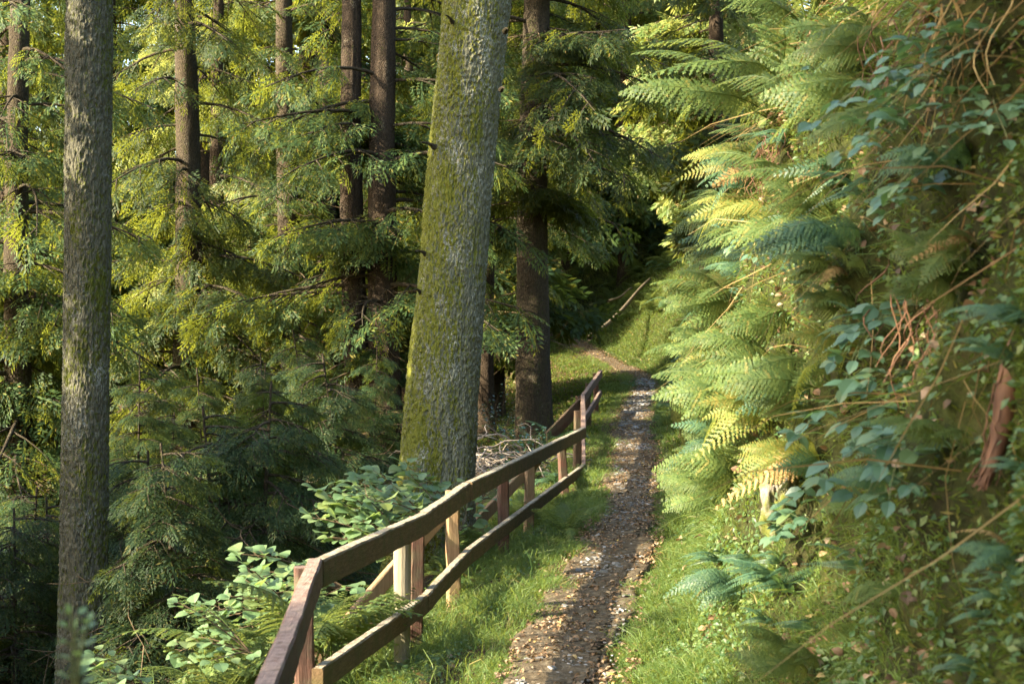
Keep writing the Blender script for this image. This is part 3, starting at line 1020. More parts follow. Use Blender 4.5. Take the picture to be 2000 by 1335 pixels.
# moss, tiny leaves and hanging grass over the bank
moss = MB()
n = 150000
uu = np.concatenate([rng.uniform(.72, 1.25, n * 6 // 10), rng.uniform(1.2, 3.2, n * 4 // 10)]); yy = 2.2 + 20 * rng.random(len(uu)) ** 1.6
k = rng.random(len(uu)) < np.clip(.35 + 1.2 * fbm(uu * 3.2, yy * 1.6, 0, 88, 3), .05, 1)
p = ground(uu[k], yy[k]); m = len(p)
V, Q = leaflets(p, norm(np.stack([rng.normal(-.6, .5, m), rng.normal(-.15, .5, m), rng.normal(.35, .5, m)], -1)), norm(rng.normal(size=(m, 3))), rng.uniform(.012, .035, m) * (1 + (yy[k] > 10) * .5), rng.uniform(.006, .014, m))
moss.add(V, Q)
n = 110000
uu = rng.uniform(.74, 1.9, n); yy = 2.2 + 9 * rng.random(n) ** 1.3
k = rng.random(n) < np.clip(.5 + 1.2 * fbm(uu * 4, yy * 2.6, 0, 89, 3), .1, 1)
p = ground(uu[k], yy[k]); m = len(p)
V, Q = leaflets(p, norm(np.stack([rng.normal(-.7, .4, m), rng.normal(-.2, .5, m), rng.normal(.1, .6, m)], -1)), norm(rng.normal(size=(m, 3))), rng.uniform(.02, .055, m), rng.uniform(.006, .012, m))
moss.add(V, Q)
n = 45000
uu = rng.uniform(.5, 6, n); yy = rng.uniform(18, 50, n)
p = ground(uu, yy); m = len(p)
V, Q = leaflets(p, norm(np.stack([rng.normal(-.3, .6, m), rng.normal(-.2, .5, m), rng.normal(.5, .4, m)], -1)), norm(rng.normal(size=(m, 3))), rng.uniform(.04, .12, m), rng.uniform(.015, .04, m))
moss.add(V, Q)
n = 30000
uu = -rng.uniform(.6, 4, n); yy = rng.uniform(22, 50, n)
p = ground(uu, yy); m = len(p)
V, Q = leaflets(p, norm(np.stack([rng.normal(0, .6, m), rng.normal(-.2, .5, m), rng.normal(.6, .4, m)], -1)), norm(rng.normal(size=(m, 3))), rng.uniform(.04, .12, m), rng.uniform(.015, .04, m))
moss.add(V, Q)
tag(moss.build('moss', M['moss']), kind='stuff')

hang = MB()
n = 46000
uu = rng.uniform(.7, 2.2, n); yy = 2.2 + 16 * rng.random(n) ** 1.6
k = rng.random(n) < np.clip(.4 + 1.3 * fbm(uu * 2.4, yy * 1.1, 0, 91, 2), .02, 1)
p = ground(uu[k], yy[k]); m = len(p)
D = np.stack([rng.normal(-.7, .3, m), rng.normal(-.2, .4, m), rng.normal(.1, .5, m)], -1)
hang.add(*blades(p, D, rng.uniform(.04, .13, m) * (1 + 1.3 * (rng.random(m) < .08)), rng.uniform(.0012, .0028, m), rng.uniform(.5, 1.6, m)))
tag(hang.build('bank_grass', M['grass']), kind='stuff')
n = 800
yc = rng.choice([3.6, 4.4, 5.2, 6.5, 8.3, 9.6, 11], n); yy = yc + rng.normal(0, .28, n); uu = rng.uniform(1.0, 1.9, n)
p = ground(uu, yy); m = len(p)
dryg = MB().add(*blades(p, np.stack([rng.normal(-.5, .2, m), rng.normal(-.1, .3, m), rng.normal(-.5, .4, m)], -1), rng.uniform(.15, .5, m), rng.uniform(.0015, .003, m), rng.uniform(.5, 1.2, m)))
tag(dryg.build('dry_grass', M['straw']), kind='stuff')


def ovate(nx=3, serr=0.0, wr=.62, tip=.5, cup=.12, fold=.18):
    """leaf blade along +y, length 1, folded along its midrib: rows of three vertices"""
    ys = np.linspace(0, 1, nx + 2)
    V = []
    for i, y in enumerate(ys):
        wdt = wr * .5 * (math.sin(math.pi * y ** (1 - .35 * tip)) ** .8 if 0 < y < 1 else 0.02)
        wdt *= 1 + serr * (1 if i % 2 else -1)
        z = -cup * (y - .4) ** 2 * 2
        V += [(-wdt, y + .02, z + fold * wdt), (0, y, z), (wdt, y + .02, z + fold * wdt)]
    Q = []
    for i in range(nx + 1):
        o = i * 3
        Q += [(o, o + 1, o + 4, o + 3), (o + 1, o + 2, o + 5, o + 4)]
    return np.array(V), np.array(Q)


LF_OV = ovate(4, .06, .66)
LF_RD = ovate(5, .03, .92, -.1, .2, .12)
LF_SM = ovate(1, 0, .6)
LF_DRY = ovate(3, .1, .6, .4, .5, .5)
LF_BIRCH = ovate(4, .08, .74, .6, .3, .2)

# creeping small leaved plants
low = MB()
for (a, b, y0, y1, n, s) in ((.6, 1.6, 4.5, 15, 9000, -1), (.5, 1.1, 3, 16, 14000, 1), (.8, 2.0, 2.5, 12, 40000, 1), (1.3, 4.5, 14, 30, 9000, -1), (.8, 4.5, 18, 46, 12000, 1)):
    uu, yy = scatter(n, a, b, y0, y1, lambda u, y: np.clip(.3 + 1.4 * fbm(u * 2.3, y * 1.4, s * 3., 55, 3), 0, 1), 1.2)
    p = ground(s * uu, yy); m = len(p)
    ns = norm(np.stack([rng.normal(-.35 if s > 0 else 0, .35, m), rng.normal(-.2, .35, m), np.ones(m) * (.6 if s > 0 else 1)], -1))
    p = p + ns * rng.uniform(.01, .07, m)[:, None]
    dv = norm(np.cross(ns, rng.normal(size=(m, 3))))
    low.add(*stamp(*LF_SM, frames(dv, ns, rng.uniform(.018, .045, m) * (1 + (yy > 14) * .8)), p))
tag(low.build('ground_cover', M['low_leaf']), kind='stuff')

# fallen leaves and stone chips
dead = MB()
uu, yy = scatter(11000, -.38, .38, 4, 34, lambda u, y: np.clip(.55 + .9 * fbm(u * 5, y * 2, 0, 41, 3), .1, 1), 1.5)
p = ground(uu, yy); m = len(p); p[:, 2] += .042
dead.add(*stamp(*LF_DRY, rot_frames(m, rng.uniform(.018, .05, m), .45), p))
uu = np.concatenate([rng.uniform(.75, 1.5, 8000), rng.uniform(1.2, 2.4, 1500), -rng.uniform(.4, 1.4, 900)]); yy = 2.4 + 15 * rng.random(len(uu)) ** 1.5
k = rng.random(len(uu)) < np.clip(.35 + 1.3 * fbm(uu * 2.2, yy * 1.4, 0, 43, 2), .05, 1)
p = ground(uu[k], yy[k]); m = len(p); p += np.array([-.02, -.005, .015]) * np.sign(uu[k])[:, None] ** 2
dead.add(*stamp(*LF_BIRCH, rot_frames(m, rng.uniform(.02, .055, m), 1.0), p))
uu, yy = rng.uniform(-.35, .35, 3000), rng.uniform(30, 51, 3000)
p = ground(uu, yy); m = len(p); p[:, 2] += .03
dead.add(*stamp(*LF_DRY, rot_frames(m, rng.uniform(.03, .08, m), .6), p))
uu = np.concatenate([-rng.uniform(1.2, 9, 5000), rng.uniform(.5, 5, 2500)]); yy = rng.uniform(9, 45, len(uu))
p = ground(uu, yy); m = len(p); p[:, 2] += .03
dead.add(*stamp(*LF_DRY, rot_frames(m, rng.uniform(.04, .10, m), .7), p))
tag(dead.build('fallen_leaves', M['dead_leaf']), kind='stuff')

chip = MB()
CV = np.array([(-.5, -.35, -.1), (.5, -.4, -.1), (.45, .4, -.1), (-.4, .45, -.1), (-.42, -.28, .12), (.4, -.3, .16), (.38, .3, .1), (-.3, .36, .15)])
CQ = np.array([(4, 5, 6, 7), (0, 1, 5, 4), (1, 2, 6, 5), (2, 3, 7, 6), (3, 0, 4, 7)])
uu, yy = scatter(6500, -.25, .25, 4.5, 36, lambda u, y: np.clip(1.1 - 2.2 * np.abs(u), .15, 1) * np.clip(.5 + 1.2 * fbm(u * 3, y * 1.3, 0, 47, 3), .08, 1), 1.3)
p = ground(uu, yy); m = len(p); p[:, 2] += .032
chip.add(*stamp(CV, CQ, rot_frames(m, rng.uniform(.012, .03, m) * (1 + 1.3 * (rng.random(m) < .08)) * (.45 + .055 * yy), .35), p))
tag(chip.build('path_stones', M['chip']), kind='stuff')


# ------------------------------------------------------------------ ferns
def frond_mesh(name, L, W, npin, npl, mat, seed, arch=.9, style='lacy', tall=False):
    r = np.random.default_rng(seed)
    s = np.linspace(0, 1, 16)
    side_b = r.normal(0, .06)
    pts = np.stack([side_b * L * s ** 2, L * (s - .18 * arch * s ** 2), L * (.62 * s - .75 * arch * s ** 2)], -1)
    if tall:
        pts = np.stack([side_b * L * s ** 2, L * .72 * s ** 1.7, L * (1.05 * s - .5 * arch * s ** 2.4)], -1)
    mb = MB()
    V, Q = tube(pts, .0045 * (1 - .8 * s) * (L / .8) + .0008, 4)
    mb.add(V, Q)
    t0 = .36 if tall else .16 if style != 'simple' else .06
    for i in range(npin):
        t = t0 + (1 - t0) * (i + .5) / npin
        k = min(14, int(t * 15)); f = t * 15 - k
        p = pts[k] * (1 - f) + pts[k + 1] * f
        tg = norm(pts[k + 1] - pts[k])
        sx = norm(np.cross(tg, [0, 0, 1.0]))
        nz = np.cross(sx, tg)
        q = (t - t0) / (1 - t0)
        prof = (min(1, (q + .12) / .3) ** .7 * (1 - q) ** .75 + .03) if style != 'tri' else ((1 - q) ** .95 + .03)
        ll = W * prof
        for sg in (-1, 1):
            lj = ll * r.uniform(.88, 1.1)
            dd = norm(sx * sg + tg * (.38 + .25 * q) - nz * r.uniform(.05, .28))
            if style == 'simple':
                V, Q = leaflets(np.array([p, p + dd * lj * .02]), np.array([dd, dd]), np.array([nz + .2 * tg, nz]), [lj, lj * .7], [L * .034, L * .026])
                mb.add(V[:4], Q[:1])
                continue
            m = max(2, int(npl * prof + .5))
            jj = (np.arange(m) + .4) / m
            dr = .22 * lj * jj ** 2
            base = p + dd * (lj * jj)[:, None] - np.array([0, 0, 1.0]) * dr[:, None]
            sd = norm(np.cross(dd, nz))
            pmx = (1 - t0) * L / npin
            qb = np.linspace(0, 1, 5)
            cb = p + dd * (lj * qb)[:, None] - np.array([0, 0, 1.0]) * (.22 * lj * qb ** 2)[:, None]
            wb = (pmx * .30 * (1 - .75 * qb))[:, None]
            Vb = np.stack([cb - sd * wb, cb + sd * wb], 1).reshape(-1, 3)
            mb.add(Vb, [[2 * e, 2 * e + 1, 2 * e + 3, 2 * e + 2] for e in range(4)])
            pl = np.clip((1 - t0) * L / npin * (.66 - .34 * jj), .005, .05 * L)
            for s2 in (-1, 1):
                D = norm(sd[None] * s2 + dd[None] * .75 + nz[None] * r.normal(-.1, .22, m)[:, None])
                V, Q = leaflets(base, D, np.tile(nz, (m, 1)) + r.normal(0, .2, (m, 3)), pl, np.full(m, lj / m * .85))
                mb.add(V, Q)
            V, Q = leaflets(base[-1:], dd[None], nz[None], [lj / m * 1.6], [lj / m * .6])
            mb.add(V, Q)
    return mb.mesh(name, mat)


FR = {
    'lacy': [frond_mesh('frond', .8, .16, 21, 11, M['fern'], s, a) for s, a in ((1, .75), (2, 1.0), (3, 1.25), (4, 1.5))],
    'tri': [frond_mesh('frond', .75, .26, 18, 15, M['fern'], s, a, 'tri') for s, a in ((11, .8), (12, 1.1), (13, 1.4))],
    'yellow': [frond_mesh('frond', .7, .17, 22, 10, M['yellow_fern'], s, a, 'tri') for s, a in ((21, .9), (22, 1.3), (23, 1.6))],
    'tall': [frond_mesh('frond', 1.0, .30, 15, 16, M['fern'], s, a, 'tri', tall=True) for s, a in ((51, .9), (52, 1.1), (53, 1.3))],
    'brown': [frond_mesh('frond', .7, .14, 17, 9, M['straw'], s, a) for s, a in ((61, 1.2), (62, 1.5), (63, 1.9))],
    'hard': [frond_mesh('frond', .45, .05, 30, 1, M['blue_fern'], s, a, 'simple') for s, a in ((31, .7), (32, 1.1), (33, 1.5))],
    'blue': [frond_mesh('frond', .7, .16, 19, 11, M['blue_fern'], s, a) for s, a in ((41, .9), (42, 1.2), (43, 1.5))],
}


def fern(kind, loc, label, group, nf=7, sc=1.0, az0=None, spread=math.pi, tilt=.0, name='fern', roll=0.0):
    t = thing(name, label, 'fern', loc, 0, group)
    for i in range(nf):
        brown = kind in ('lacy', 'tri', 'blue') and rng.random() < .03
        me = FR['brown' if brown else kind][rng.integers(3)]
        o = link('frond', me, t)
        if brown:
            o['label'] = 'withered brown frond'
        if az0 is None:
            az = 2 * math.pi * (i + rng.uniform(-.3, .3)) / nf
        else:
            az = az0 + spread * ((i + .5) / nf - .5) * 2 + rng.normal(0, .12)
        o.rotation_euler = Euler((rng.normal(tilt, .22), rng.normal(roll, .18 if not roll else .32), az - math.pi / 2), 'XYZ')
        s = sc * rng.uniform(.7, 1.12)
        o.scale = (s, s, s)
    return t


OUT = math.pi + .35      # outwards from the bank, a little towards the camera
ylist = []


def bank_fern(kind, u, y, label, group, **kw):
    p = ground(u, y)
    kw['sc'] = kw.get('sc', 1.0) * (.5 + .5 * float(sstep(3.2, 9.5, y)))
    return fern(kind, p + np.array([-.02, 0, 0]), label, group, az0=kw.pop('az0', OUT), spread=kw.pop('spread', 1.0), roll=-.75, **kw)


# single ferns one can point to
def bank_at(px, py):
    """the point of the bank seen at a pixel of the photograph"""
    ds = np.linspace(2.2, 30, 900)
    us = np.concatenate([np.linspace(.3, .8, 20), np.linspace(.82, 1.3, 80), np.linspace(1.32, 3.5, 60)])
    U, Y = np.meshgrid(us, ds)
    G = ground(U, Y)
    X = 1000 + G[..., 0] / G[..., 1] * F
    Z = HOR - (G[..., 2] - EYE) / G[..., 1] * F
    e = (X - px) ** 2 + (Z - py) ** 2
    ok = e < 25 ** 2
    if not ok.any():
        k = np.argmin(e)
    else:
        k = np.argmin(np.where(ok, Y, 1e9))
    return U.ravel()[k], Y.ravel()[k]


special = [
    ('lacy', 1470, 215, 'large arching fern high on the bank, fronds reaching out against the dark trees', 8, 1.15, .3),
    ('lacy', 1560, 60, 'tall upright fern at top of the bank above the arching fern', 7, 1.1, .6),
    ('tri', 1430, 420, 'sunlit fern leaning out from the bank above the mossy rock', 7, .95, .1),
    ('tri', 1420, 600, 'broad sunlit fern low on the bank edge beside the mossy rock', 7, .8, .1),
    ('yellow', 1500, 800, 'yellowing autumn fern glowing in the sun low on the bank', 8, .8, 0),
    ('yellow', 1440, 760, 'small orange tipped fern leaf hanging over the mossy rock', 4, .6, 0),
    ('blue', 1640, 470, 'blue green fern fronds drooping in the middle of the bank', 8, .85, 0),
    ('tri', 1880, 500, 'wide pale fern spreading below the hanging roots on right of the bank', 8, .6, .1),
    ('hard', 1990, 640, 'narrow ladder leaved fern at right edge above the rusty root', 6, .8, .2),
    ('hard', 1960, 720, 'ladder leaved fern with single bluish fronds beside the rusty root', 5, .7, .1),
    ('hard', 1520, 1130, 'ladder leaved fern low in the grass beside the path', 9, .9, .3),
    ('hard', 1700, 640, 'shaded ladder leaved fern in the middle of the bank under the blue fern', 9, .8, .1),
    ('blue', 1850, 330, 'silvery fern fronds near the top right of the bank', 7, .7, .1),
    ('yellow', 1560, 900, 'low golden fern at foot of the bank over bare stone', 7, .65, .1),
]
for (k, px, py, lab, nf, sc, tl) in special:
    u, y = bank_at(px, py)
    bank_fern(k, u, y, lab, None, nf=nf + 2, sc=sc * 1.15, tilt=tl + .3)
    ylist.append((u, y))
zones = [
    (.86, 1.02, 2.8, 14, 84, ['hard', 'hard', 'lacy', 'blue', 'tri'], .7, 'small fern growing on the lower part of the bank', 'small ferns low on the bank'),
    (1.0, 1.2, 3.0, 18, 84, ['lacy', 'tri', 'lacy', 'tri', 'yellow', 'blue', 'hard'], .88, 'fern growing out of the steep middle of the bank', 'ferns on the steep middle of the bank'),
    (1.2, 2.3, 3.2, 20, 60, ['lacy', 'lacy', 'tri', 'tri', 'blue'], 1.0, 'fern crowding the upper edge of the bank', 'ferns on the upper edge of the bank'),
]
for (u0, u1, y0, y1, n, kinds, sc, lab, grp) in zones:
    for i in range(n):
        u, y = rng.uniform(u0, u1), y0 + (y1 - y0) * rng.random() ** 1.1
        if fbm(u * 1.5, y * .8, 0, 33, 2) < -.35:
            continue
        bank_fern(str(rng.choice(kinds)), u, y, lab, grp, nf=int(rng.integers(4, 8)), sc=sc * rng.uniform(.8, 1.25), tilt=rng.uniform(.1, .7))
for i in range(110):
    u, y = rng.uniform(.45, 5.5), rng.uniform(24, 58)
    fern(str(rng.choice(['lacy', 'tri', 'blue'])), ground(u, y), 'small fern on the far hillside above the bend of the path', 'ferns on the far hillside', nf=6, sc=rng.uniform(.9, 1.5), tilt=.4)
for (px, d, k, sc, lab) in ((1085, 21.5, 'blue', 1.0, 'leafy fern behind the far end of the fence'), (1048, 21, 'lacy', .85, 'fern between the brushwood heap and the fence'), (1110, 12.5, 'lacy', .6, 'small fern on the grass verge at foot of the fence'),
                            (1075, 14.2, 'lacy', .8, 'fern seen through the rails of the fence near its bend'), (985, 12.4, 'yellow', .75, 'dry yellow fern behind the middle fence posts'), (930, 11.6, 'lacy', .8, 'fern behind the middle of the fence beside a diagonal prop'),
                            (660, 9.6, 'lacy', .5, 'tall fern behind the round fence pole'), (640, 8.2, 'tri', .8, 'lacy fern under the leaning hazel leaves'), (600, 9.4, 'lacy', .6, 'fern just behind the lower rail at the near fence corner'),
                            (480, 8.0, 'lacy', .75, 'pale yellowish fern frond left of the near fence corner'), (430, 7.6, 'tri', .6, 'fern spreading at bottom left of the fence'), (330, 7.6, 'tri', .5, 'low fern at the bottom edge left of the fence'),
                            (1085, 17.3, 'blue', .7, 'fern below the bend of the fence'), (1235, 34, 'hard', 1.0, 'dark fern on the mound past the end of the fence'), (1330, 24, 'blue', .8, 'bluish fern beside the path past the mossy rock'), (1310, 27, 'blue', .8, 'bluish fern right of the path before its bend'),
                            (610, 8.3, 'lacy', .8, 'fern filling the gap behind the near fence corner'), (560, 9.2, 'lacy', .8, 'fern below the low hazel sprigs'), (700, 10.4, 'lacy', .5, 'fern leaning on the outer side of the middle rail'), (850, 10.4, 'lacy', .75, 'shaded fern at foot of the hazel bush'),
                            (400, 8.6, 'blue', .75, 'bluish fern at bottom left beyond the fence corner'), (280, 8.6, 'lacy', .6, 'soft green fern at the bottom edge beside the slender trunk'), (960, 13.2, 'lacy', .8, 'fern between hazel shoot and middle fence posts'), (1010, 15, 'lacy', .8, 'fern below the brushwood heap behind the fence')):
    x, y = at(px, d)
    if 8.9 < d < 16 and px < 1090:
        x -= .3
    tall_one = x < pathx(y) - 1.0 and d < 16
    fern('tall' if tall_one else k, (x, y, float(gz(x, y))), lab, None, nf=7 if tall_one else 8, sc=((max(.75, sc * 1.3) if d < 8.9 else .5) if tall_one else sc * 1.2), az0=None, tilt=.05 if tall_one else .6)


# ------------------------------------------------------------------ brambles, hazel, holly
def leafy(name, label, cat, base, dirs, lens, leafT, lsz, mat, stem_mat, step, group=None, trio=False, droop=.5, rad=.004, updir=.4):
    root = thing(name, label, cat, base, 0, group)
    st, lv = MB(), MB()
    for d, L in zip(dirs, lens):
        d = norm(np.asarray(d, float))
        s = np.linspace(0, 1, 10)
        sd = norm(np.cross(d, [0, 0, 1.0]))
        pts = d * (L * s)[:, None] + sd * (rng.normal(0, .08) * L * np.sin(s * 3))[:, None] - np.array([0, 0, 1.0]) * (droop * L * s ** 2)[:, None]
        st.add(*tube(pts, rad * (1 - .7 * s) + .001, 5))
        n = max(3, int(L / step))
        for j in range(n):
            t = .15 + .85 * (j + .5) / n
            k = min(8, int(t * 9)); f = t * 9 - k
            p = pts[k] * (1 - f) + pts[k + 1] * f
            tg = norm(pts[k + 1] - pts[k])
            sg = 1 if j % 2 else -1
            dd = norm(sd * sg * rng.uniform(.7, 1.1) + tg * .5 + np.array([0, 0, rng.uniform(-.1, .5)]))
            pet = lsz * rng.uniform(.5, 1.0)
            e = p + dd * pet
            st.add(*tube(np.array([p, (p + e) / 2, e]), .0014, 3))
            nn = norm(np.array([rng.normal(0, .3) - .1, rng.normal(0, .3) - .35, 1.0]))
            lds = [dd]
            if trio:
                q = norm(np.cross(dd, nn))
                lds = [dd, norm(dd * .3 + q), norm(dd * .3 - q)]
            for q in lds:
                q = norm(q - np.array([0, 0, rng.uniform(0, .45)]))
                lv.add(*stamp(*leafT, frames(q[None], nn[None], lsz * rng.uniform(.5, 1.25)), e[None]))
        tg = norm(pts[-1] - pts[-2])
        lv.add(*stamp(*leafT, frames(tg[None], np.array([[0, -.3, 1.0]]), lsz * .8), pts[-1][None]))
    st.build('stem', stem_mat, root, True)
    lv.build('foliage', mat, root)
    return root


def fan(n, az, sp, el0, el1):
    return [(math.cos(a) * math.cos(e), math.sin(a) * math.cos(e), math.sin(e)) for a, e in ((az + rng.normal(0, sp), rng.uniform(el0, el1)) for _ in range(n))]


for (px, py, n, L, sz, lab) in ((1760, 600, 2, .5, .075, 'bramble with three broad leaflets in the middle of the bank below the pale fern'), (1745, 720, 2, .5, .075, 'bramble sprig climbing beside the dry hanging roots'), (1800, 850, 3, .45, .075, 'broad leaved bramble low on the bank near the rusty root'),
                                (1640, 940, 2, .4, .065, 'bramble spray lying on the grassy foot of the bank'), (1570, 1010, 2, .35, .075, 'flat bluish bramble leaves just above the path grass'), (1810, 370, 2, .5, .065, 'bramble hanging alone under the silvery fern'),
                                (1930, 90, 4, .6, .065, 'bluish bramble thicket hanging from the top right of the bank'), (1960, 210, 3, .6, .065, 'bramble stems trailing across the right edge of the bank'), (1700, 60, 2, .5, .06, 'bramble arching beside the bare earth at top of the bank'), (1850, 160, 3, .6, .06, 'bramble trailing over yellow dry grass near the top of the bank'),
                                (1430, 560, 2, .5, .05, 'small bramble spray at the edge of the bank under the sunlit fern')):
    u, y = bank_at(px, py)
    leafy('bramble', lab, 'bramble', ground(u, y), fan(n, OUT - .1, .6, -.2, .5), [L * rng.uniform(.4, .85) for _ in range(n)], LF_OV, sz, M['bramble'], M['green_stem'], .05, trio=True, droop=.6, rad=.002)
for i in range(12):
    u, y = rng.uniform(.95, 2.0), rng.uniform(3.4, 12)
    n = int(rng.integers(2, 4))
    leafy('bramble', 'trailing bramble among the ferns of the bank', 'bramble', ground(u, y), fan(n, OUT, .7, -.3, .6), [rng.uniform(.2, .45) for _ in range(n)], LF_OV, .055, M['bramble'], M['green_stem'], .05, 'brambles among the ferns', trio=True, droop=.7, rad=.002)
for (px, py, d, n, az, L, sz, lab) in ((900, 960, 11.8, 11, math.pi * .8, .95, .115, 'hazel bush with pale round leaves in front of the mossy grey trunk'), (800, 1010, 10.6, 13, math.pi * .9, .95, .115, 'spreading hazel with pale round leaves behind the middle rail'),
                                       (840, 950, 11.2, 9, math.pi * .95, .9, .115, 'hazel branches spread low before the foot of the mossy grey trunk'), (680, 1075, 9.2, 9, math.pi, .8, .105, 'low hazel sprigs reaching left behind the near fence corner'), (490, 1200, 7.8, 6, math.pi, .55, .085, 'hazel sprig above the pale fern left of the fence'), (590, 1135, 8.6, 7, math.pi, .7, .10, 'hazel sprigs leaning out over the dark hollow behind the fence corner'), (330, 1320, 7.2, 7, math.pi, .6, .08, 'hazel shoots at the bottom edge left of the fence'), (940, 900, 13.2, 3, math.pi * .6, .5, .085, 'upright hazel shoot right of the mossy grey trunk')):
    b = P(px, py + 75, d)
    leafy('hazel_bush', lab, 'shrub', b, fan(n, az, .55, .05, .95), [L * rng.uniform(.6, 1.1) for _ in range(n)], LF_RD, sz, M['hazel'], M['twig'], .05, droop=.25)
b = P(150, 1375, 1.9)
leafy('leafy_weed', 'blurred pale weed close to the camera before the slender trunk', 'plant', b, [(-.1, .1, 1), (.12, 0, 1), (.02, -.1, 1)], [.15, .14, .13], LF_OV, .018, M['hazel'], M['green_stem'], .016, droop=.2, rad=.0015)
for (px, d, n, lab) in ((975, 26, 9, 'glossy dark holly bush between the mossy trunk and the dark cedar'), (1000, 21, 6, 'small glossy holly behind the brushwood heap'), (1030, 18.5, 6, 'low glossy holly before the dark cedar foot'), (720, 19, 8, 'glossy holly under the twin stemmed cedar')):
    x, y = at(px, d)
    leafy('holly_bush', lab, 'shrub', (x, y, float(gz(x, y))), fan(n * 3, 0, 3, .3, 1.4), [rng.uniform(.5, 1.5) * (1.3 if d > 25 else .7) for _ in range(n * 3)], LF_OV, .06, M['holly'], M['twig'], .05, droop=.2)


# ------------------------------------------------------------------ dead wood, roots, rocks
x, y = at(965, 19.0)
heap = thing('brushwood_heap', 'heap of bare grey twisted branches between mossy trunk and fence', 'brushwood', (x, y, float(gz(x, y))))
for i in range(80):
    n = 12
    s = np.linspace(0, 1, n)
    a = rng.uniform(0, 6.28)
    L = rng.uniform(.4, 1.3)
    ctr = np.array([rng.normal(0, .38), rng.normal(0, .45), rng.uniform(.05, .45)])
    pts = ctr + np.stack([np.cos(a) * L * (s - .5), np.sin(a) * L * (s - .5), .35 * L * np.sin(s * 3.1) * rng.uniform(-.2, .9)], -1)
    pts += .1 * L * np.stack([fbm(s * 3 + i, i, 0, 1, 2), fbm(s * 3 + i, i, 5, 2, 2), fbm(s * 3 + i, i, 9, 3, 2)], -1)
    MB().add(*tube(pts, rng.uniform(.005, .015) * (1 - .6 * s), 5)).build('branch', M['grey_twig'], heap, True)
# arching pale roots of the heap
for (c, L) in (((985, 22), 1.0), ((950, 20), .8)):
    pass


def blob(name, label, cat, c, rx, ry, rz, mat, seed, n=48, flat=.0, amp=.3):
    th, ph = np.meshgrid(np.linspace(0, 2 * math.pi, n, endpoint=False), np.linspace(.02, math.pi - .02, n // 2))
    d = np.stack([np.sin(ph) * np.cos(th), np.sin(ph) * np.sin(th), np.cos(ph)], -1)
    r = 1 + amp * fbm(d[..., 0] * 1.4, d[..., 1] * 1.4, d[..., 2] * 1.4, seed, 4) + .06 * fbm(d[..., 0] * 6, d[..., 1] * 6, d[..., 2] * 6, seed + 3, 3)
    V = (d * r[..., None] * [rx, ry, rz]).reshape(-1, 3)
    i = np.arange(n // 2 - 1)[:, None] * n
    j = np.arange(n)[None]
    k = (j + 1) % n
    Q = np.stack([i + j, i + n + j, i + n + k, i + k], -1).reshape(-1, 4)
    o = MB().add(V, Q).build(name, mat, None, True, c)
    return tag(o, label, cat)


def rock_at(px, py, label, r, seed, d=None, mat='rock'):
    u, y = bank_at(px, py)
    c = ground(u, y)
    return blob('mossy_rock', label, 'rock', c, *r, M[mat], seed, amp=.5)


blob('mossy_rock', 'large moss covered rock jutting from the bank beside the path', 'rock', P(1375, 790, 15.2), .30, .6, .62, M['moss_rock'] if 'moss_rock' in M else M['rock'], 5)
rock_at(1490, 990, 'pale bare stone at foot of the bank in sunlight', (.06, .13, .12), 8)
rock_at(1530, 960, 'small pale stone tucked behind the bare stone', (.08, .12, .12), 9)
# rock_at(1960, 1000, 'green mossy boulder at right edge under the rusty root', (.12, .3, .34), 12)

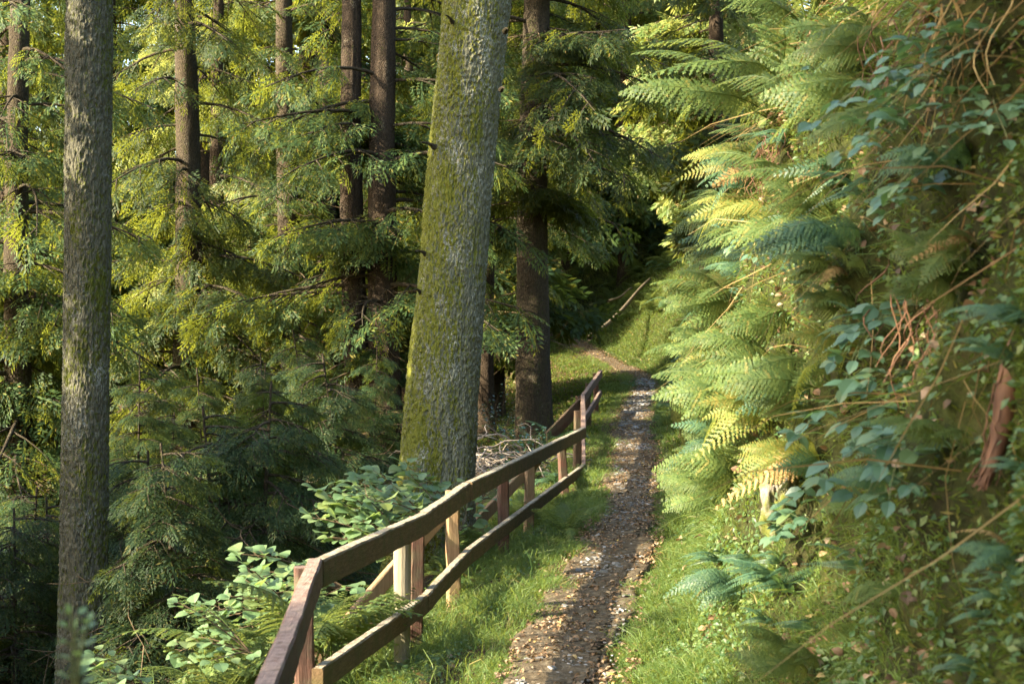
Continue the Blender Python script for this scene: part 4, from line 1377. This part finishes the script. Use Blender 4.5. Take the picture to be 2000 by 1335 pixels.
# rusty root at the right edge and hanging roots
u, y = bank_at(1930, 860)
g0 = ground(u, y)
root = []
for q in np.linspace(0, 1, 14):
    px_, py_ = 2010 - 95 * q - 8 * math.sin(q * 6), 660 + 290 * q
    uu_, yy_ = bank_at(min(px_, 1990), py_)
    root.append(P(px_, py_, y - .12))
mbx = MB().add(*tube(np.array(root) - g0, .032 * np.linspace(1.5, .45, 14), 8))
for j in range(26):
    o = rng.normal(0, .012, (1, 3)) + rng.normal(0, .006, (14, 3))
    mbx.add(*tube(np.array(root) - g0 + o, .003, 3))
tag(mbx.build('rusty_root', M['red_stem'], None, True, g0), 'thick rusty brown fibrous root hanging at right edge of the bank', 'root')
for (px, py, n, L, lab) in ((1820, 620, 18, .28, 'dry brown roots hanging in a hollow under the wide pale fern'), (1500, 330, 30, .24, 'brown fibrous fern base on the bank below the arching fern'), (1760, 110, 16, .3, 'brown roots hanging from bare earth at top of the bank'), (1900, 90, 16, .35, 'yellow dry roots hanging below the bramble thicket')):
    u, y = bank_at(px, py)
    b = ground(u, y) + np.array([-.06, 0, .1])
    mbx = MB()
    for j in range(n):
        s = np.linspace(0, 1, 7)
        o = rng.normal(0, 1, 3) * [.05, .14, .06]
        pts = o + np.stack([-.05 * s + .03 * np.sin(s * 5 + j), .08 * rng.normal() * s, -L * rng.uniform(.5, 1.1) * s], -1)
        mbx.add(*tube(pts, .0035 * (1 - .6 * s), 3))
    tag(mbx.build('hanging_roots', M['red_stem'] if px < 1850 else M['straw'], None, True, b), lab, 'roots')

# fallen logs on the far hillside
for (a, b, r, mat, lab) in ((P(1150, 660, 40), P(1275, 545, 46), .065, 'log', 'pale fallen log lying up the far hillside in sunlight'), (P(1188, 588, 44), P(1240, 562, 46), .035, 'log', 'thinner fallen log above the pale one on the far hillside')):
    s = np.linspace(0, 1, 30)[:, None]
    pts = a + (b - a) * s
    g = gz(pts[:, 0], pts[:, 1])
    pts[:, 2] = np.maximum(pts[:, 2], g + r * .1)
    pts[:, 0] += .10 * np.sin(s[:, 0] * 5)
    M.setdefault('log', surf_mat('log', lambda n: ramp(n, noise_tex(n, 8, 5, .7, coords(n)), [(.3, (.04, .032, .02)), (.7, (.15, .12, .08))]), .85, .2, lambda n: (noise_tex(n, 20, 4, .7, coords(n)), .6, .02)))
    V, Q = tube(pts - pts[0], r * (1 - .35 * s[:, 0]) * (1 + .12 * fbm(s[:, 0] * 9, 1, 0, 3, 2)), 12)
    tag(MB().add(V, Q).build('fallen_log', M[mat], None, True, pts[0]), lab, 'log')
print('total quads', sum(len(m.polygons) for m in bpy.data.meshes))
